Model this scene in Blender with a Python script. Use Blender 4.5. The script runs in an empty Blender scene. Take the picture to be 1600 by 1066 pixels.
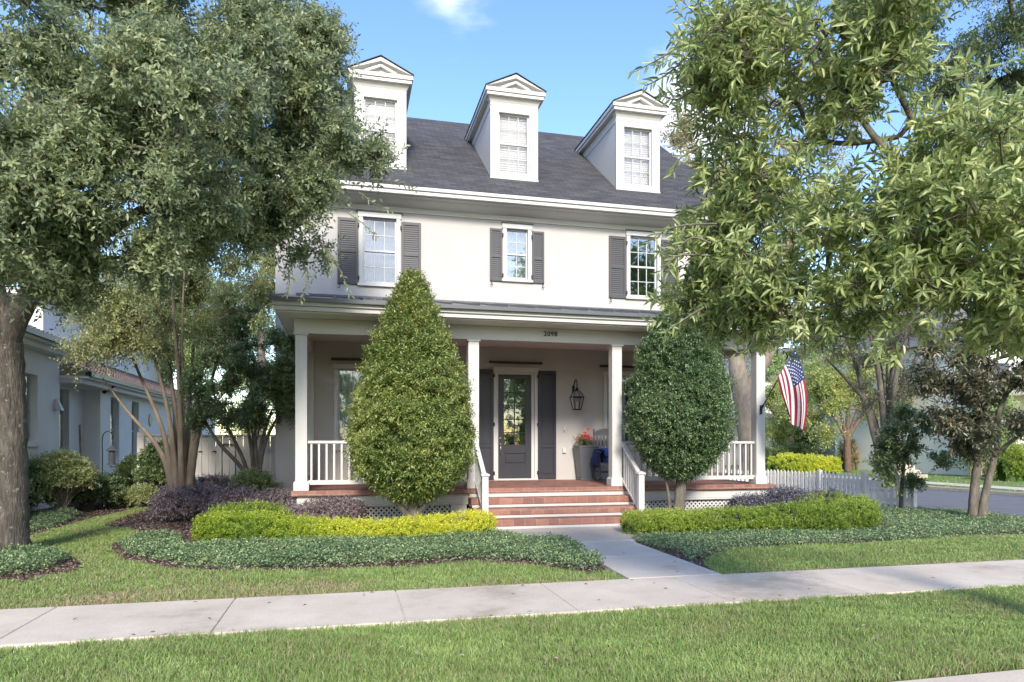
import bpy, math, random
import numpy as np
from mathutils import Vector, Matrix
from mathutils.geometry import tessellate_polygon

rng = np.random.default_rng(7)
random.seed(7)
D = bpy.data
SC = bpy.context.scene
COL = SC.collection
R = math.radians

# ------------------------------------------------------------------ camera
F, TH, HZ, EYE = 1080.0, R(13.6), 695.0, 1.47
SN, CS = math.sin(TH), math.cos(TH)
cam = D.cameras.new('camera')
camo = D.objects.new('camera', cam); COL.objects.link(camo)
camo.location = (0, 0, EYE); camo.rotation_euler = (R(90), 0, -TH)
cam.sensor_width = 36; cam.lens = 36 * F / 1600; cam.shift_y = (HZ - 533) / 1600
cam.clip_start = .05; cam.clip_end = 2000
SC.camera = camo

# ------------------------------------------------------------------ sky and sun
SUN_EL, SUN_AZ = R(30.5), R(-8)         # azimuth: how far east of straight behind the lens
w = D.worlds.new('World'); SC.world = w; w.use_nodes = True
nt = w.node_tree; nt.nodes.clear()
def wn(t, **k):
    n = nt.nodes.new(t)
    for a, b in k.items(): setattr(n, a, b)
    return n
out = wn('ShaderNodeOutputWorld'); bg = wn('ShaderNodeBackground'); bg.inputs['Strength'].default_value = .15
sky = wn('ShaderNodeTexSky', sky_type='NISHITA'); sky.sun_disc = False
sky.sun_elevation = SUN_EL; sky.sun_rotation = R(180) - SUN_AZ
sky.air_density = 1.15; sky.dust_density = .6; sky.ozone_density = 1.6; sky.altitude = 10
tc = wn('ShaderNodeTexCoord')
no = wn('ShaderNodeTexNoise'); no.inputs['Scale'].default_value = 3.2; no.inputs['Detail'].default_value = 8; no.inputs['Roughness'].default_value = .62
mp = wn('ShaderNodeMapping'); mp.inputs['Scale'].default_value = (1, 1, 2.6)
nt.links.new(tc.outputs['Generated'], mp.inputs['Vector']); nt.links.new(mp.outputs[0], no.inputs['Vector'])
# cloud cover grows towards the street side (negative Y) and a few small puffs stand over the house
sep = wn('ShaderNodeSeparateXYZ'); nt.links.new(tc.outputs['Generated'], sep.inputs[0])
def math_(op, a, b=None, clamp=False):
    n = wn('ShaderNodeMath', operation=op); n.use_clamp = clamp
    for i, v in enumerate((a, b)):
        if v is None: continue
        if isinstance(v, (int, float)): n.inputs[i].default_value = v
        else: nt.links.new(v, n.inputs[i])
    return n.outputs[0]
def puff(v, size):
    d = wn('ShaderNodeVectorMath', operation='DISTANCE'); nt.links.new(tc.outputs['Generated'], d.inputs[0])
    v = Vector(v).normalized(); d.inputs[1].default_value = v
    return math_('SUBTRACT', 1.0, math_('DIVIDE', d.outputs['Value'], size), True)
def skydir(px, py):
    u = px - 800
    return (F * SN + u * CS, F * CS - u * SN, HZ - py)
cover = math_('MULTIPLY', sep.outputs['Y'], -.22)
cover = math_('ADD', cover, math_('MULTIPLY', puff(skydir(700, 5), .10), .34)); cover = math_('ADD', cover, math_('MULTIPLY', puff(skydir(820, -60), .35), .14))
cover = math_('ADD', cover, math_('MULTIPLY', puff(skydir(1080, 135), .10), .5))
cover = math_('ADD', cover, math_('MULTIPLY', puff(skydir(1110, 240), .13), .2))
cover = math_('ADD', cover, math_('MULTIPLY', puff(skydir(1400, 620), .5), .25))
cover = math_('ADD', cover, math_('MULTIPLY', puff(skydir(250, 560), .4), .2))
cl = math_('ADD', no.outputs['Fac'], cover)
cr = wn('ShaderNodeMapRange', interpolation_type='SMOOTHSTEP'); cr.inputs['From Min'].default_value = .56; cr.inputs['From Max'].default_value = .95
nt.links.new(cl, cr.inputs['Value'])
mx = wn('ShaderNodeMix', data_type='RGBA'); nt.links.new(cr.outputs[0], mx.inputs['Factor'])
hs = wn('ShaderNodeHueSaturation'); hs.inputs['Hue'].default_value = .513; hs.inputs['Saturation'].default_value = 1.2; hs.inputs['Value'].default_value = 1.0
nt.links.new(sky.outputs[0], hs.inputs['Color'])
nt.links.new(hs.outputs[0], mx.inputs['A']); mx.inputs['B'].default_value = (4.6, 4.75, 5.1, 1)
nt.links.new(mx.outputs['Result'], bg.inputs['Color']); nt.links.new(bg.outputs[0], out.inputs['Surface'])

sd = D.lights.new('sun', 'SUN'); sd.energy = 2.15; sd.angle = R(11); sd.color = (1, .92, .82)
so = D.objects.new('sun', sd); COL.objects.link(so)
# travels towards +Y, slightly to -X
dirv = Vector((-math.sin(SUN_AZ) * math.cos(SUN_EL), math.cos(SUN_AZ) * math.cos(SUN_EL), -math.sin(SUN_EL)))
so.rotation_euler = dirv.to_track_quat('-Z', 'Y').to_euler(); so.location = (0, -20, 30)
SC.view_settings.view_transform = 'Standard'; SC.view_settings.look = 'None'
SC.view_settings.exposure = 1.32; SC.view_settings.gamma = 1
SC.cycles.max_bounces = 8; SC.cycles.transparent_max_bounces = 12; SC.cycles.use_denoising = True
SC.cycles.diffuse_bounces = 6; SC.cycles.glossy_bounces = 3; SC.cycles.caustics_reflective = False; SC.cycles.caustics_refractive = False

# ------------------------------------------------------------------ geometry of the survey
def W(px, py, c):
    """point seen at (px,py) at depth c along the lens axis"""
    l = (px - 800) * c / F
    return np.array((c * SN + l * CS, c * CS - l * SN, EYE + (HZ - py) * c / F))
def G(px, py, z=0.):
    c = (EYE - z) * F / (py - HZ)
    return W(px, py, c)

# ------------------------------------------------------------------ materials
def mat(name):
    m = D.materials.new(name); m.use_nodes = True
    return m, m.node_tree, m.node_tree.nodes['Principled BSDF']
def nn(t, typ, **k):
    n = t.nodes.new(typ)
    for a, b in k.items(): setattr(n, a, b)
    return n
def ramp(t, fac, cols):
    r = nn(t, 'ShaderNodeValToRGB'); e = r.color_ramp.elements
    while len(e) < len(cols): e.new(.5)
    for i, c in enumerate(cols):
        if len(c) == 4: e[i].position = c[0]; e[i].color = (*c[1:], 1)
        else: e[i].position = i / (len(cols) - 1); e[i].color = (*c, 1)
    t.links.new(fac, r.inputs[0]); return r.outputs[0]
def noise(t, scale, detail=5, rough=.6, coord='Object', mapscale=None):
    c = nn(t, 'ShaderNodeTexCoord'); n = nn(t, 'ShaderNodeTexNoise')
    n.inputs['Scale'].default_value = scale; n.inputs['Detail'].default_value = detail; n.inputs['Roughness'].default_value = rough
    s = c.outputs[coord]
    if mapscale:
        m = nn(t, 'ShaderNodeMapping'); m.inputs['Scale'].default_value = mapscale; t.links.new(s, m.inputs[0]); s = m.outputs[0]
    t.links.new(s, n.inputs['Vector']); return n.outputs['Fac']
def bump(t, b, h, strength=.3, dist=.02):
    n = nn(t, 'ShaderNodeBump'); n.inputs['Strength'].default_value = strength; n.inputs['Distance'].default_value = dist
    t.links.new(h, n.inputs['Height']); t.links.new(n.outputs[0], b.inputs['Normal'])
def paint(name, col, rough=.55, var=.06, bscale=60, bstr=.12, vscale=1.3):
    m, t, b = mat(name)
    f = noise(t, vscale, 6)
    lo = tuple(max(0, c * (1 - var)) for c in col); hi = tuple(min(1, c * (1 + var)) for c in col)
    t.links.new(ramp(t, f, [(.3, *lo), (.7, *hi)]), b.inputs['Base Color'])
    b.inputs['Roughness'].default_value = rough
    bump(t, b, noise(t, bscale, 4), bstr, .01)
    return m
M = {}
M['wall'] = paint('stucco_cream', (.50, .478, .458), .8, .05, 140, .5)
M['trim'] = paint('trim_white', (.56, .545, .52), .5, .03)
M['trim2'] = paint('column_white', (.60, .588, .565), .45, .03)
M['shutter'] = paint('shutter_grey', (.064, .064, .067), .5, .06)
M['navy'] = paint('door_navy', (.040, .041, .052), .32, .1)
M['black'] = paint('black_iron', (.012, .012, .013), .4, .1)
M['vinyl'] = paint('window_vinyl', (.57, .57, .56), .35, .02)
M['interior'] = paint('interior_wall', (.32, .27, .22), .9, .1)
M['curtain'] = paint('curtain_cloth', (.72, .71, .70), .8, .05, 30, .2)
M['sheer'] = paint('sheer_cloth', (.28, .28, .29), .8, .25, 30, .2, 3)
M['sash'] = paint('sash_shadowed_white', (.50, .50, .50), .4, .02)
M['blind'] = paint('blind_slat', (.84, .83, .81), .5, .03)
M['metalroof'] = paint('roof_metal', (.12, .124, .132), .35, .1)
M['gutter'] = paint('gutter_dark', (.07, .078, .092), .35, .1)
M['pot'] = paint('pot_grey', (.10, .11, .128), .4, .1)
M['chair'] = paint('chair_paint', (.085, .09, .095), .45, .1)
M['blue'] = paint('cloth_blue', (.03, .07, .27), .8, .2, 80, .5)
M['blue2'] = paint('cloth_dark_blue', (.012, .025, .10), .85, .3, 80, .6)
M['picket'] = paint('picket_white', (.86, .845, .81), .5, .06)
M['gatewood'] = paint('fence_beige', (.70, .655, .60), .6, .06)
M['nwall'] = paint('neighbour_stucco', (.80, .785, .755), .85, .05, 120, .3)
M['voidshade'] = paint('crawlspace_shade', (.03, .028, .026), .9, .2)  # near-black colour standing in for the shade behind the lattice
M['soil'] = paint('soil', (.05, .035, .025), .95, .3, 40, .5, 4)
M['farwall'] = paint('far_house_white', (.80, .77, .71), .7, .05)
M['farroof'] = paint('far_roof_grey', (.16, .155, .155), .8, .15)
M['brass'] = paint('brushed_steel', (.5, .48, .45), .3, .05); M['brass'].node_tree.nodes['Principled BSDF'].inputs['Metallic'].default_value = 1
M['red'] = paint('flag_red', (.22, .009, .025), .7, .08, 90, .3, 5)
M['white'] = paint('flag_white', (.62, .61, .62), .7, .04, 90, .3, 5)
M['canton'] = paint('flag_blue', (.016, .028, .11), .7, .1, 90, .3, 5)
M['flower'] = paint('flower_coral', (.62, .12, .10), .6, .35, 50, .3, 30)
M['ceiling'] = paint('ceiling_white', (.80, .78, .75), .6, .03)
M['candle'] = paint('lantern_candle', (.75, .72, .62), .5, .03)

def glass(name, tint=(.9, .95, .95), base=.12, gain=.75, rough=.02):
    m = D.materials.new(name); m.use_nodes = True; t = m.node_tree; t.nodes.clear()
    o = nn(t, 'ShaderNodeOutputMaterial'); tr = nn(t, 'ShaderNodeBsdfTransparent'); gl = nn(t, 'ShaderNodeBsdfGlossy'); mi = nn(t, 'ShaderNodeMixShader')
    tr.inputs[0].default_value = (*tint, 1); gl.inputs['Roughness'].default_value = rough; gl.inputs['Color'].default_value = (.95, .97, 1, 1)
    lw = nn(t, 'ShaderNodeLayerWeight'); lw.inputs['Blend'].default_value = .25
    mr = nn(t, 'ShaderNodeMapRange'); mr.inputs['To Min'].default_value = base; mr.inputs['To Max'].default_value = gain
    t.links.new(lw.outputs['Fresnel'], mr.inputs['Value']); t.links.new(mr.outputs[0], mi.inputs[0])
    nz = noise(t, 2.5, 2); bp = nn(t, 'ShaderNodeBump'); bp.inputs['Strength'].default_value = .04; bp.inputs['Distance'].default_value = .02
    t.links.new(nz, bp.inputs['Height']); t.links.new(bp.outputs[0], gl.inputs['Normal'])
    t.links.new(tr.outputs[0], mi.inputs[1]); t.links.new(gl.outputs[0], mi.inputs[2]); t.links.new(mi.outputs[0], o.inputs[0])
    return m
M['glass'] = glass('window_glass')
M['glass_up'] = glass('window_glass_upper', base=.2)
M['glass_left'] = glass('window_glass_dull', (.8, .82, .84), base=.12)
M['glass_dormer'] = glass('dormer_glass', (1, 1, 1), base=.04, gain=.4)
M['glass_lamp'] = glass('lantern_glass', base=.06)

def shingle_mat():
    m, t, b = mat('roof_shingle')
    uv = nn(t, 'ShaderNodeUVMap'); br = nn(t, 'ShaderNodeTexBrick')
    br.inputs['Scale'].default_value = 1; br.inputs['Brick Width'].default_value = .30; br.inputs['Row Height'].default_value = .12
    br.inputs['Mortar Size'].default_value = .007; br.inputs['Mortar Smooth'].default_value = .3; br.inputs['Bias'].default_value = 0
    br.inputs['Color1'].default_value = (.043, .043, .046, 1); br.inputs['Color2'].default_value = (.080, .079, .081, 1); br.inputs['Mortar'].default_value = (.018, .018, .019, 1)
    t.links.new(uv.outputs[0], br.inputs[0])
    f = noise(t, 1.6, 8, .7, mapscale=(1, 3, 3))
    c = ramp(t, f, [(.3, .75, .74, .76), (.7, 1.25, 1.2, 1.18)])
    mxx = nn(t, 'ShaderNodeMix', data_type='RGBA', blend_type='MULTIPLY'); mxx.inputs['Factor'].default_value = 1
    t.links.new(br.outputs['Color'], mxx.inputs['A']); t.links.new(c, mxx.inputs['B']); t.links.new(mxx.outputs['Result'], b.inputs['Base Color'])
    b.inputs['Roughness'].default_value = .85
    bump(t, b, br.outputs['Fac'], .5, -.012)
    return m
M['shingle'] = shingle_mat()

def tile_mat():
    m, t, b = mat('clay_tile')
    f = noise(t, 5, 6, .7)
    t.links.new(ramp(t, f, [(.25, .11, .075, .062), (.5, .21, .14, .115), (.75, .30, .225, .19)]), b.inputs['Base Color'])
    b.inputs['Roughness'].default_value = .85; bump(t, b, noise(t, 30), .4)
    return m
M['tile'] = tile_mat()

def brick_mat(name, bw, rh, off=.5, msz=.006):
    m, t, b = mat(name)
    uv = nn(t, 'ShaderNodeUVMap'); br = nn(t, 'ShaderNodeTexBrick'); br.offset = off
    br.inputs['Scale'].default_value = 1; br.inputs['Brick Width'].default_value = bw; br.inputs['Row Height'].default_value = rh
    br.inputs['Mortar Size'].default_value = msz; br.inputs['Mortar Smooth'].default_value = .4
    br.inputs['Color1'].default_value = (.34, .155, .108, 1); br.inputs['Color2'].default_value = (.215, .10, .078, 1); br.inputs['Mortar'].default_value = (.33, .25, .21, 1)
    t.links.new(uv.outputs[0], br.inputs[0])
    f = noise(t, 6, 8, .7); c = ramp(t, f, [(.25, .75, .78, .85), (.55, 1.05, 1.05, 1.05), (.8, 1.35, 1.6, 1.7)])
    mxx = nn(t, 'ShaderNodeMix', data_type='RGBA', blend_type='MULTIPLY'); mxx.inputs['Factor'].default_value = 1
    t.links.new(br.outputs['Color'], mxx.inputs['A']); t.links.new(c, mxx.inputs['B']); t.links.new(mxx.outputs['Result'], b.inputs['Base Color'])
    b.inputs['Roughness'].default_value = .75
    bump(t, b, br.outputs['Fac'], .4, -.006)
    return m
M['brick'] = brick_mat('brick_paver', .21, .30, .5)
M['farbrick'] = brick_mat('brick_wall', .24, .08, .5, .012)

def concrete_mat(name, a, b_, scale=1.1):
    m, t, b = mat(name)
    f = noise(t, scale, 9, .68); g = noise(t, 45, 4, .7)
    c1 = ramp(t, f, [(.28, *a), (.5, *[(x + y) / 2 for x, y in zip(a, b_)]), (.72, *b_)])
    if name.startswith('concrete'):     # old stains and hairline wear
        s1 = ramp(t, noise(t, .55, 7, .75), [(.36, .80, .78, .74), (.46, 1, 1, 1), (.6, 1.04, 1.04, 1.04)]); ms = nn(t, 'ShaderNodeMix', data_type='RGBA', blend_type='MULTIPLY'); ms.inputs['Factor'].default_value = 1
        t.links.new(c1, ms.inputs['A']); t.links.new(s1, ms.inputs['B']); c1 = ms.outputs['Result']
    c2 = ramp(t, g, [(.3, .86, .86, .86), (.7, 1.08, 1.08, 1.08)])
    mxx = nn(t, 'ShaderNodeMix', data_type='RGBA', blend_type='MULTIPLY'); mxx.inputs['Factor'].default_value = 1
    t.links.new(c1, mxx.inputs['A']); t.links.new(c2, mxx.inputs['B']); t.links.new(mxx.outputs['Result'], b.inputs['Base Color'])
    b.inputs['Roughness'].default_value = .85; bump(t, b, g, .25, .004)
    return m
M['concrete'] = concrete_mat('concrete', (.50, .42, .325), (.66, .57, .455))
M['concrete2'] = concrete_mat('concrete_path', (.47, .415, .34), (.58, .52, .44))
M['asphalt'] = concrete_mat('asphalt', (.12, .12, .13), (.18, .18, .19), 2)
M['turf'] = concrete_mat('turf_soil', (.055, .065, .022), (.12, .125, .045), 1.6)
M['farturf'] = concrete_mat('turf_far', (.10, .17, .035), (.19, .26, .06), 2.5)
M['mulch'] = concrete_mat('mulch', (.045, .028, .022), (.13, .085, .065), 9)

def bark_mat(name, cols, sc=(9, 9, 2.2), bs=.9, lich=None, dist=.03):
    m, t, b = mat(name)
    f = noise(t, 1.6, 9, .72, mapscale=sc)
    v = nn(t, 'ShaderNodeTexVoronoi', feature='DISTANCE_TO_EDGE'); v.inputs['Scale'].default_value = 1.2
    cc = nn(t, 'ShaderNodeTexCoord'); mm = nn(t, 'ShaderNodeMapping'); mm.inputs['Scale'].default_value = tuple(2.2 * x for x in sc)
    t.links.new(cc.outputs['Object'], mm.inputs[0]); t.links.new(mm.outputs[0], v.inputs['Vector'])
    ad = nn(t, 'ShaderNodeMath', operation='MULTIPLY_ADD'); t.links.new(v.outputs['Distance'], ad.inputs[0]); ad.inputs[1].default_value = .6; t.links.new(f, ad.inputs[2])
    n = len(cols); c = ramp(t, f, [(.28 + .44 * i / (n - 1), *x) for i, x in enumerate(cols)])
    if lich:
        g = noise(t, 14, 5, .75); lm = ramp(t, g, [(.60, 0, 0, 0), (.66, 1, 1, 1)])
        mxx = nn(t, 'ShaderNodeMix', data_type='RGBA'); t.links.new(lm, mxx.inputs['Factor']); t.links.new(c, mxx.inputs['A']); mxx.inputs['B'].default_value = (*lich, 1); c = mxx.outputs['Result']
    t.links.new(c, b.inputs['Base Color']); b.inputs['Roughness'].default_value = .9
    bump(t, b, ad.outputs[0], bs, dist)
    return m
M['bark_oak'] = bark_mat('bark_oak', [(.03, .025, .02), (.095, .08, .064), (.21, .18, .145)], lich=(.30, .29, .24))
M['bark_myrtle'] = bark_mat('bark_myrtle', [(.13, .095, .07), (.22, .175, .13), (.34, .285, .22)], (3, 3, 1), .3)
M['bark_grey'] = bark_mat('bark_grey', [(.07, .058, .045), (.15, .13, .10), (.26, .23, .19)], (6, 6, 2), .4)
M['bark_pale'] = bark_mat('bark_pale', [(.22, .175, .135), (.38, .32, .26), (.52, .46, .39)], (5, 5, 2), .3)
M['bark_red'] = bark_mat('bark_red', [(.08, .05, .035), (.15, .10, .07), (.22, .155, .11)], (4, 4, 2), .3)

def leaf_mat(name, cols, rough=.42, trans=.3, tcol=None, spec=.5, varscale=.9, patch=.35, gain=2.0):
    cols = [tuple(min(.9, x * gain) for x in c) for c in cols]
    """cols: colour ramp over the per-leaf value v; a broad noise shifts whole sprays between young and old leaf"""
    m, t, b = mat(name)
    at = nn(t, 'ShaderNodeAttribute'); at.attribute_name = 'v'
    f = noise(t, varscale, 3)
    ma = nn(t, 'ShaderNodeMath', operation='MULTIPLY_ADD'); t.links.new(f, ma.inputs[0]); ma.inputs[1].default_value = patch * 2; ma.inputs[2].default_value = -patch
    ad = nn(t, 'ShaderNodeMath', operation='ADD'); ad.use_clamp = True; t.links.new(at.outputs['Fac'], ad.inputs[0]); t.links.new(ma.outputs[0], ad.inputs[1])
    c = ramp(t, ad.outputs[0], cols)
    t.links.new(c, b.inputs['Base Color']); b.inputs['Roughness'].default_value = rough
    b.inputs['Specular IOR Level'].default_value = spec
    tl = nn(t, 'ShaderNodeBsdfTranslucent'); mi = nn(t, 'ShaderNodeMixShader'); mi.inputs[0].default_value = trans
    hv = nn(t, 'ShaderNodeHueSaturation'); hv.inputs['Hue'].default_value = .49; hv.inputs['Saturation'].default_value = .92; hv.inputs['Value'].default_value = 1.6
    t.links.new(c, hv.inputs['Color']); t.links.new(hv.outputs[0], tl.inputs[0])
    o = [x for x in t.nodes if x.type == 'OUTPUT_MATERIAL'][0]
    t.links.new(b.outputs[0], mi.inputs[1]); t.links.new(tl.outputs[0], mi.inputs[2]); t.links.new(mi.outputs[0], o.inputs['Surface'])
    return m
L = {}
L['oak'] = leaf_mat('leaf_oak', [(.04, .058, .034), (.10, .125, .065), (.165, .195, .10), (.275, .285, .155)], .34, .42)
L['bay'] = leaf_mat('leaf_bay', [(.04, .065, .022), (.115, .15, .05), (.21, .24, .095), (.37, .39, .20)], .33, .40)
L['myrtle'] = leaf_mat('leaf_myrtle', [(.08, .105, .045), (.14, .17, .075), (.21, .23, .105), (.30, .26, .13)], .5, .4)
L['dark'] = leaf_mat('leaf_dark', [(.028, .05, .022), (.06, .09, .038), (.11, .145, .06), (.18, .21, .09)], .33, .3)
L['cone'] = leaf_mat('leaf_cone', [(.03, .055, .015), (.085, .12, .032), (.165, .195, .062), (.32, .30, .12)], .34, .3)
L['egg'] = leaf_mat('leaf_egg', [(.018, .038, .014), (.045, .08, .032), (.095, .135, .06), (.17, .21, .105)], .3, .18)
L['gold'] = leaf_mat('leaf_gold', [(.06, .10, .015), (.145, .20, .02), (.27, .295, .03), (.38, .365, .045)], .5, .3)
L['lime'] = leaf_mat('leaf_lime', [(.035, .065, .012), (.10, .15, .022), (.18, .225, .035), (.28, .30, .055)], .5, .3)
L['purple'] = leaf_mat('leaf_purple', [(.06, .045, .048), (.11, .085, .09), (.17, .14, .145), (.22, .18, .15)], .5, .15)
L['purpleb'] = leaf_mat('leaf_purple_blue', [(.03, .026, .036), (.06, .055, .068), (.10, .095, .11), (.13, .12, .12)], .45, .15)
L['cover'] = leaf_mat('leaf_groundcover', [(.025, .05, .02), (.065, .105, .045), (.12, .165, .08), (.20, .24, .11)], .35, .2)
L['magnolia'] = leaf_mat('leaf_magnolia', [(.026, .036, .02), (.056, .064, .035), (.10, .095, .056), (.16, .135, .088)], .3, .2)
L['yellow'] = leaf_mat('leaf_yellow', [(.09, .13, .04), (.16, .20, .06), (.24, .26, .085), (.30, .26, .11)], .5, .4)
L['far'] = leaf_mat('leaf_far', [(.06, .10, .035), (.11, .16, .06), (.18, .23, .09), (.27, .30, .13)], .5, .3)
L['brown'] = leaf_mat('leaf_olive', [(.10, .09, .045), (.17, .15, .075), (.24, .21, .11), (.30, .26, .15)], .5, .3)
L['grass'] = leaf_mat('grass_blade', [(.31, .245, .15), (.20, .21, .085), (.14, .20, .055), (.19, .265, .075), (.27, .335, .12)], .45, .35, varscale=1.1, patch=.45, gain=1.5)
L['chips'] = leaf_mat('mulch_chip', [(.025, .017, .013), (.062, .042, .032), (.12, .085, .066), (.20, .15, .12)], .9, 0)
L['petal'] = leaf_mat('petal', [(.45, .05, .06), (.65, .12, .12), (.75, .25, .22), (.8, .45, .35)], .5, .3)

# ------------------------------------------------------------------ mesh helpers
WLOC = {}
def tag(o, label=None, cat=None, group=None, kind=None):
    for k, v in (('label', label), ('category', cat), ('group', group), ('kind', kind)):
        if v: o[k] = v
    return o
def empty(name, loc, label, cat, group=None):
    o = D.objects.new(name, None); COL.objects.link(o); o.location = loc; o.empty_display_size = .2
    WLOC[o.name] = Vector(loc)
    return tag(o, label, cat, group)
def wloc(p):
    return WLOC.get(p.name, Vector((0, 0, 0))) if p else Vector((0, 0, 0))
class MB:
    def __init__(s): s.v = []; s.f = []; s.m = []; s.uv = []
    def face(s, pts, mi=0, uv=None):
        k = len(s.v); s.v += [tuple(p) for p in pts]; s.f.append(tuple(range(k, k + len(pts)))); s.m.append(mi); s.uv.append(uv)
    def mesh(s, vs, fs, mi=0):
        k = len(s.v); s.v += [tuple(p) for p in vs]
        for f in fs: s.f.append(tuple(k + i for i in f)); s.m.append(mi); s.uv.append(None)
    def hexa(s, p, mi=0):
        """p: 8 corners, bottom four then top four, both counter-clockwise from above"""
        s.mesh(p, [(3, 2, 1, 0), (4, 5, 6, 7), (0, 1, 5, 4), (1, 2, 6, 5), (2, 3, 7, 6), (3, 0, 4, 7)], mi)
    def box(s, x0, y0, z0, x1, y1, z1, mi=0):
        s.hexa([(x0, y0, z0), (x1, y0, z0), (x1, y1, z0), (x0, y1, z0), (x0, y0, z1), (x1, y0, z1), (x1, y1, z1), (x0, y1, z1)], mi)
    def bar(s, a, b, w_, h_, mi=0, up=(0, 0, 1)):
        a = Vector(a); b = Vector(b); d = (b - a).normalized(); u = Vector(up)
        x = d.cross(u)
        if x.length < 1e-4: x = d.cross(Vector((0, 1, 0)))
        x.normalize(); y = x.cross(d).normalized()
        x *= w_ / 2; y *= h_ / 2
        s.hexa([a - x - y, a + x - y, b + x - y, b - x - y, a - x + y, a + x + y, b + x + y, b - x + y], mi)
    def tube(s, pts, rad, n=8, mi=0, cap=True):
        pts = [Vector(p) for p in pts]; k0 = len(s.v); prev = None
        for i, p in enumerate(pts):
            d = (pts[min(i + 1, len(pts) - 1)] - pts[max(i - 1, 0)]).normalized()
            if prev is None:
                x = d.cross(Vector((.3, .9, .1))); x.normalize()
            else:
                x = prev - d * prev.dot(d); x.normalize()
            prev = x; y = d.cross(x); r = rad[i] if hasattr(rad, '__len__') else rad
            for j in range(n):
                a = 2 * math.pi * j / n; s.v.append(tuple(p + x * r * math.cos(a) + y * r * math.sin(a)))
        for i in range(len(pts) - 1):
            for j in range(n):
                a = k0 + i * n + j; b = k0 + i * n + (j + 1) % n
                s.f.append((a, b, b + n, a + n)); s.m.append(mi); s.uv.append(None)
        if cap:
            s.f.append(tuple(k0 + j for j in reversed(range(n)))); s.m.append(mi); s.uv.append(None)
            e = k0 + (len(pts) - 1) * n
            s.f.append(tuple(e + j for j in range(n))); s.m.append(mi); s.uv.append(None)
    def lathe(s, c, prof, n=16, mi=0):
        s.tube([(c[0], c[1], c[2] + z) for r, z in prof], [max(r, .0005) for r, z in prof], n, mi)
    def build(s, name, mats, parent=None, bevel=0, smooth=False):
        me = D.meshes.new(name); lo = wloc(parent)
        me.from_pydata([tuple(Vector(v) - lo) for v in s.v], [], s.f)
        if not isinstance(mats, (list, tuple)): mats = [mats]
        for m in mats: me.materials.append(m)
        me.polygons.foreach_set('material_index', s.m)
        if smooth: me.polygons.foreach_set('use_smooth', [True] * len(s.f))
        if any(u is not None for u in s.uv):
            ul = me.uv_layers.new(name='UVMap'); i = 0
            for f, u in zip(s.f, s.uv):
                for j in range(len(f)):
                    if u is not None: ul.data[i].uv = u[j]
                    i += 1
        me.update()
        o = D.objects.new(name, me); COL.objects.link(o)
        if parent: o.parent = parent; WLOC[o.name] = lo
        if bevel:
            b = o.modifiers.new('bevel', 'BEVEL'); b.width = bevel; b.segments = 2; b.limit_method = 'ANGLE'; b.angle_limit = R(50)
        return o
def boxuv(o, sx=1, sy=1):
    """box-projected uv in metres"""
    me = o.data; ul = me.uv_layers.new(name='UVMap') if not me.uv_layers else me.uv_layers[0]
    for p in me.polygons:
        n = p.normal; a = max(range(3), key=lambda i: abs(n[i]))
        for li in p.loop_indices:
            c = me.vertices[me.loops[li].vertex_index].co
            ul.data[li].uv = ((c.x, c.y) if a == 2 else (c.x, c.z) if a == 1 else (c.y, c.z))
    return o

def raw_mesh(name, V, loops, sizes, mats, parent=None, vattr=None, midx=None, smooth=False):
    me = D.meshes.new(name); lo = np.array(wloc(parent))
    V = np.asarray(V, dtype=np.float32) - lo.astype(np.float32)
    me.vertices.add(len(V)); me.vertices.foreach_set('co', V.ravel())
    loops = np.asarray(loops, dtype=np.int32); sizes = np.asarray(sizes, dtype=np.int32)
    me.loops.add(len(loops)); me.loops.foreach_set('vertex_index', loops)
    me.polygons.add(len(sizes)); st = np.zeros(len(sizes), dtype=np.int32); st[1:] = np.cumsum(sizes)[:-1]
    me.polygons.foreach_set('loop_start', st)
    for m in (mats if isinstance(mats, (list, tuple)) else [mats]): me.materials.append(m)
    if midx is not None: me.polygons.foreach_set('material_index', np.asarray(midx, dtype=np.int32))
    if smooth: me.polygons.foreach_set('use_smooth', np.ones(len(sizes), dtype=bool))
    me.update(calc_edges=True)
    if vattr is not None:
        a = me.attributes.new('v', 'FLOAT', 'FACE'); a.data.foreach_set('value', np.asarray(vattr, dtype=np.float32))
    o = D.objects.new(name, me); COL.objects.link(o)
    if parent: o.parent = parent; WLOC[o.name] = wloc(parent)
    return o
TPL = {
    'fold': (np.array([(0, 0, 0), (.5, .5, .12), (0, 1, -.05), (-.5, .5, .12)]), [(0, 1, 2), (0, 2, 3)]),
    'oval': (np.array([(0, 0, 0), (.42, .28, .1), (.42, .7, .1), (0, 1, -.06), (-.42, .7, .1), (-.42, .28, .1)]), [(0, 1, 2, 3), (0, 3, 4, 5)]),
    'long': (np.array([(0, 0, 0), (.42, .3, .16), (.40, .65, .12), (0, 1, -.08), (-.40, .65, .12), (-.42, .3, .16), (0, .32, 0), (0, .68, -.05)]),
             [(0, 1, 6), (1, 2, 7, 6), (2, 3, 7), (0, 6, 5), (6, 7, 4, 5), (7, 3, 4)]),
}
def norm(a): return a / np.maximum(np.linalg.norm(a, axis=-1, keepdims=True), 1e-9)
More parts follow.
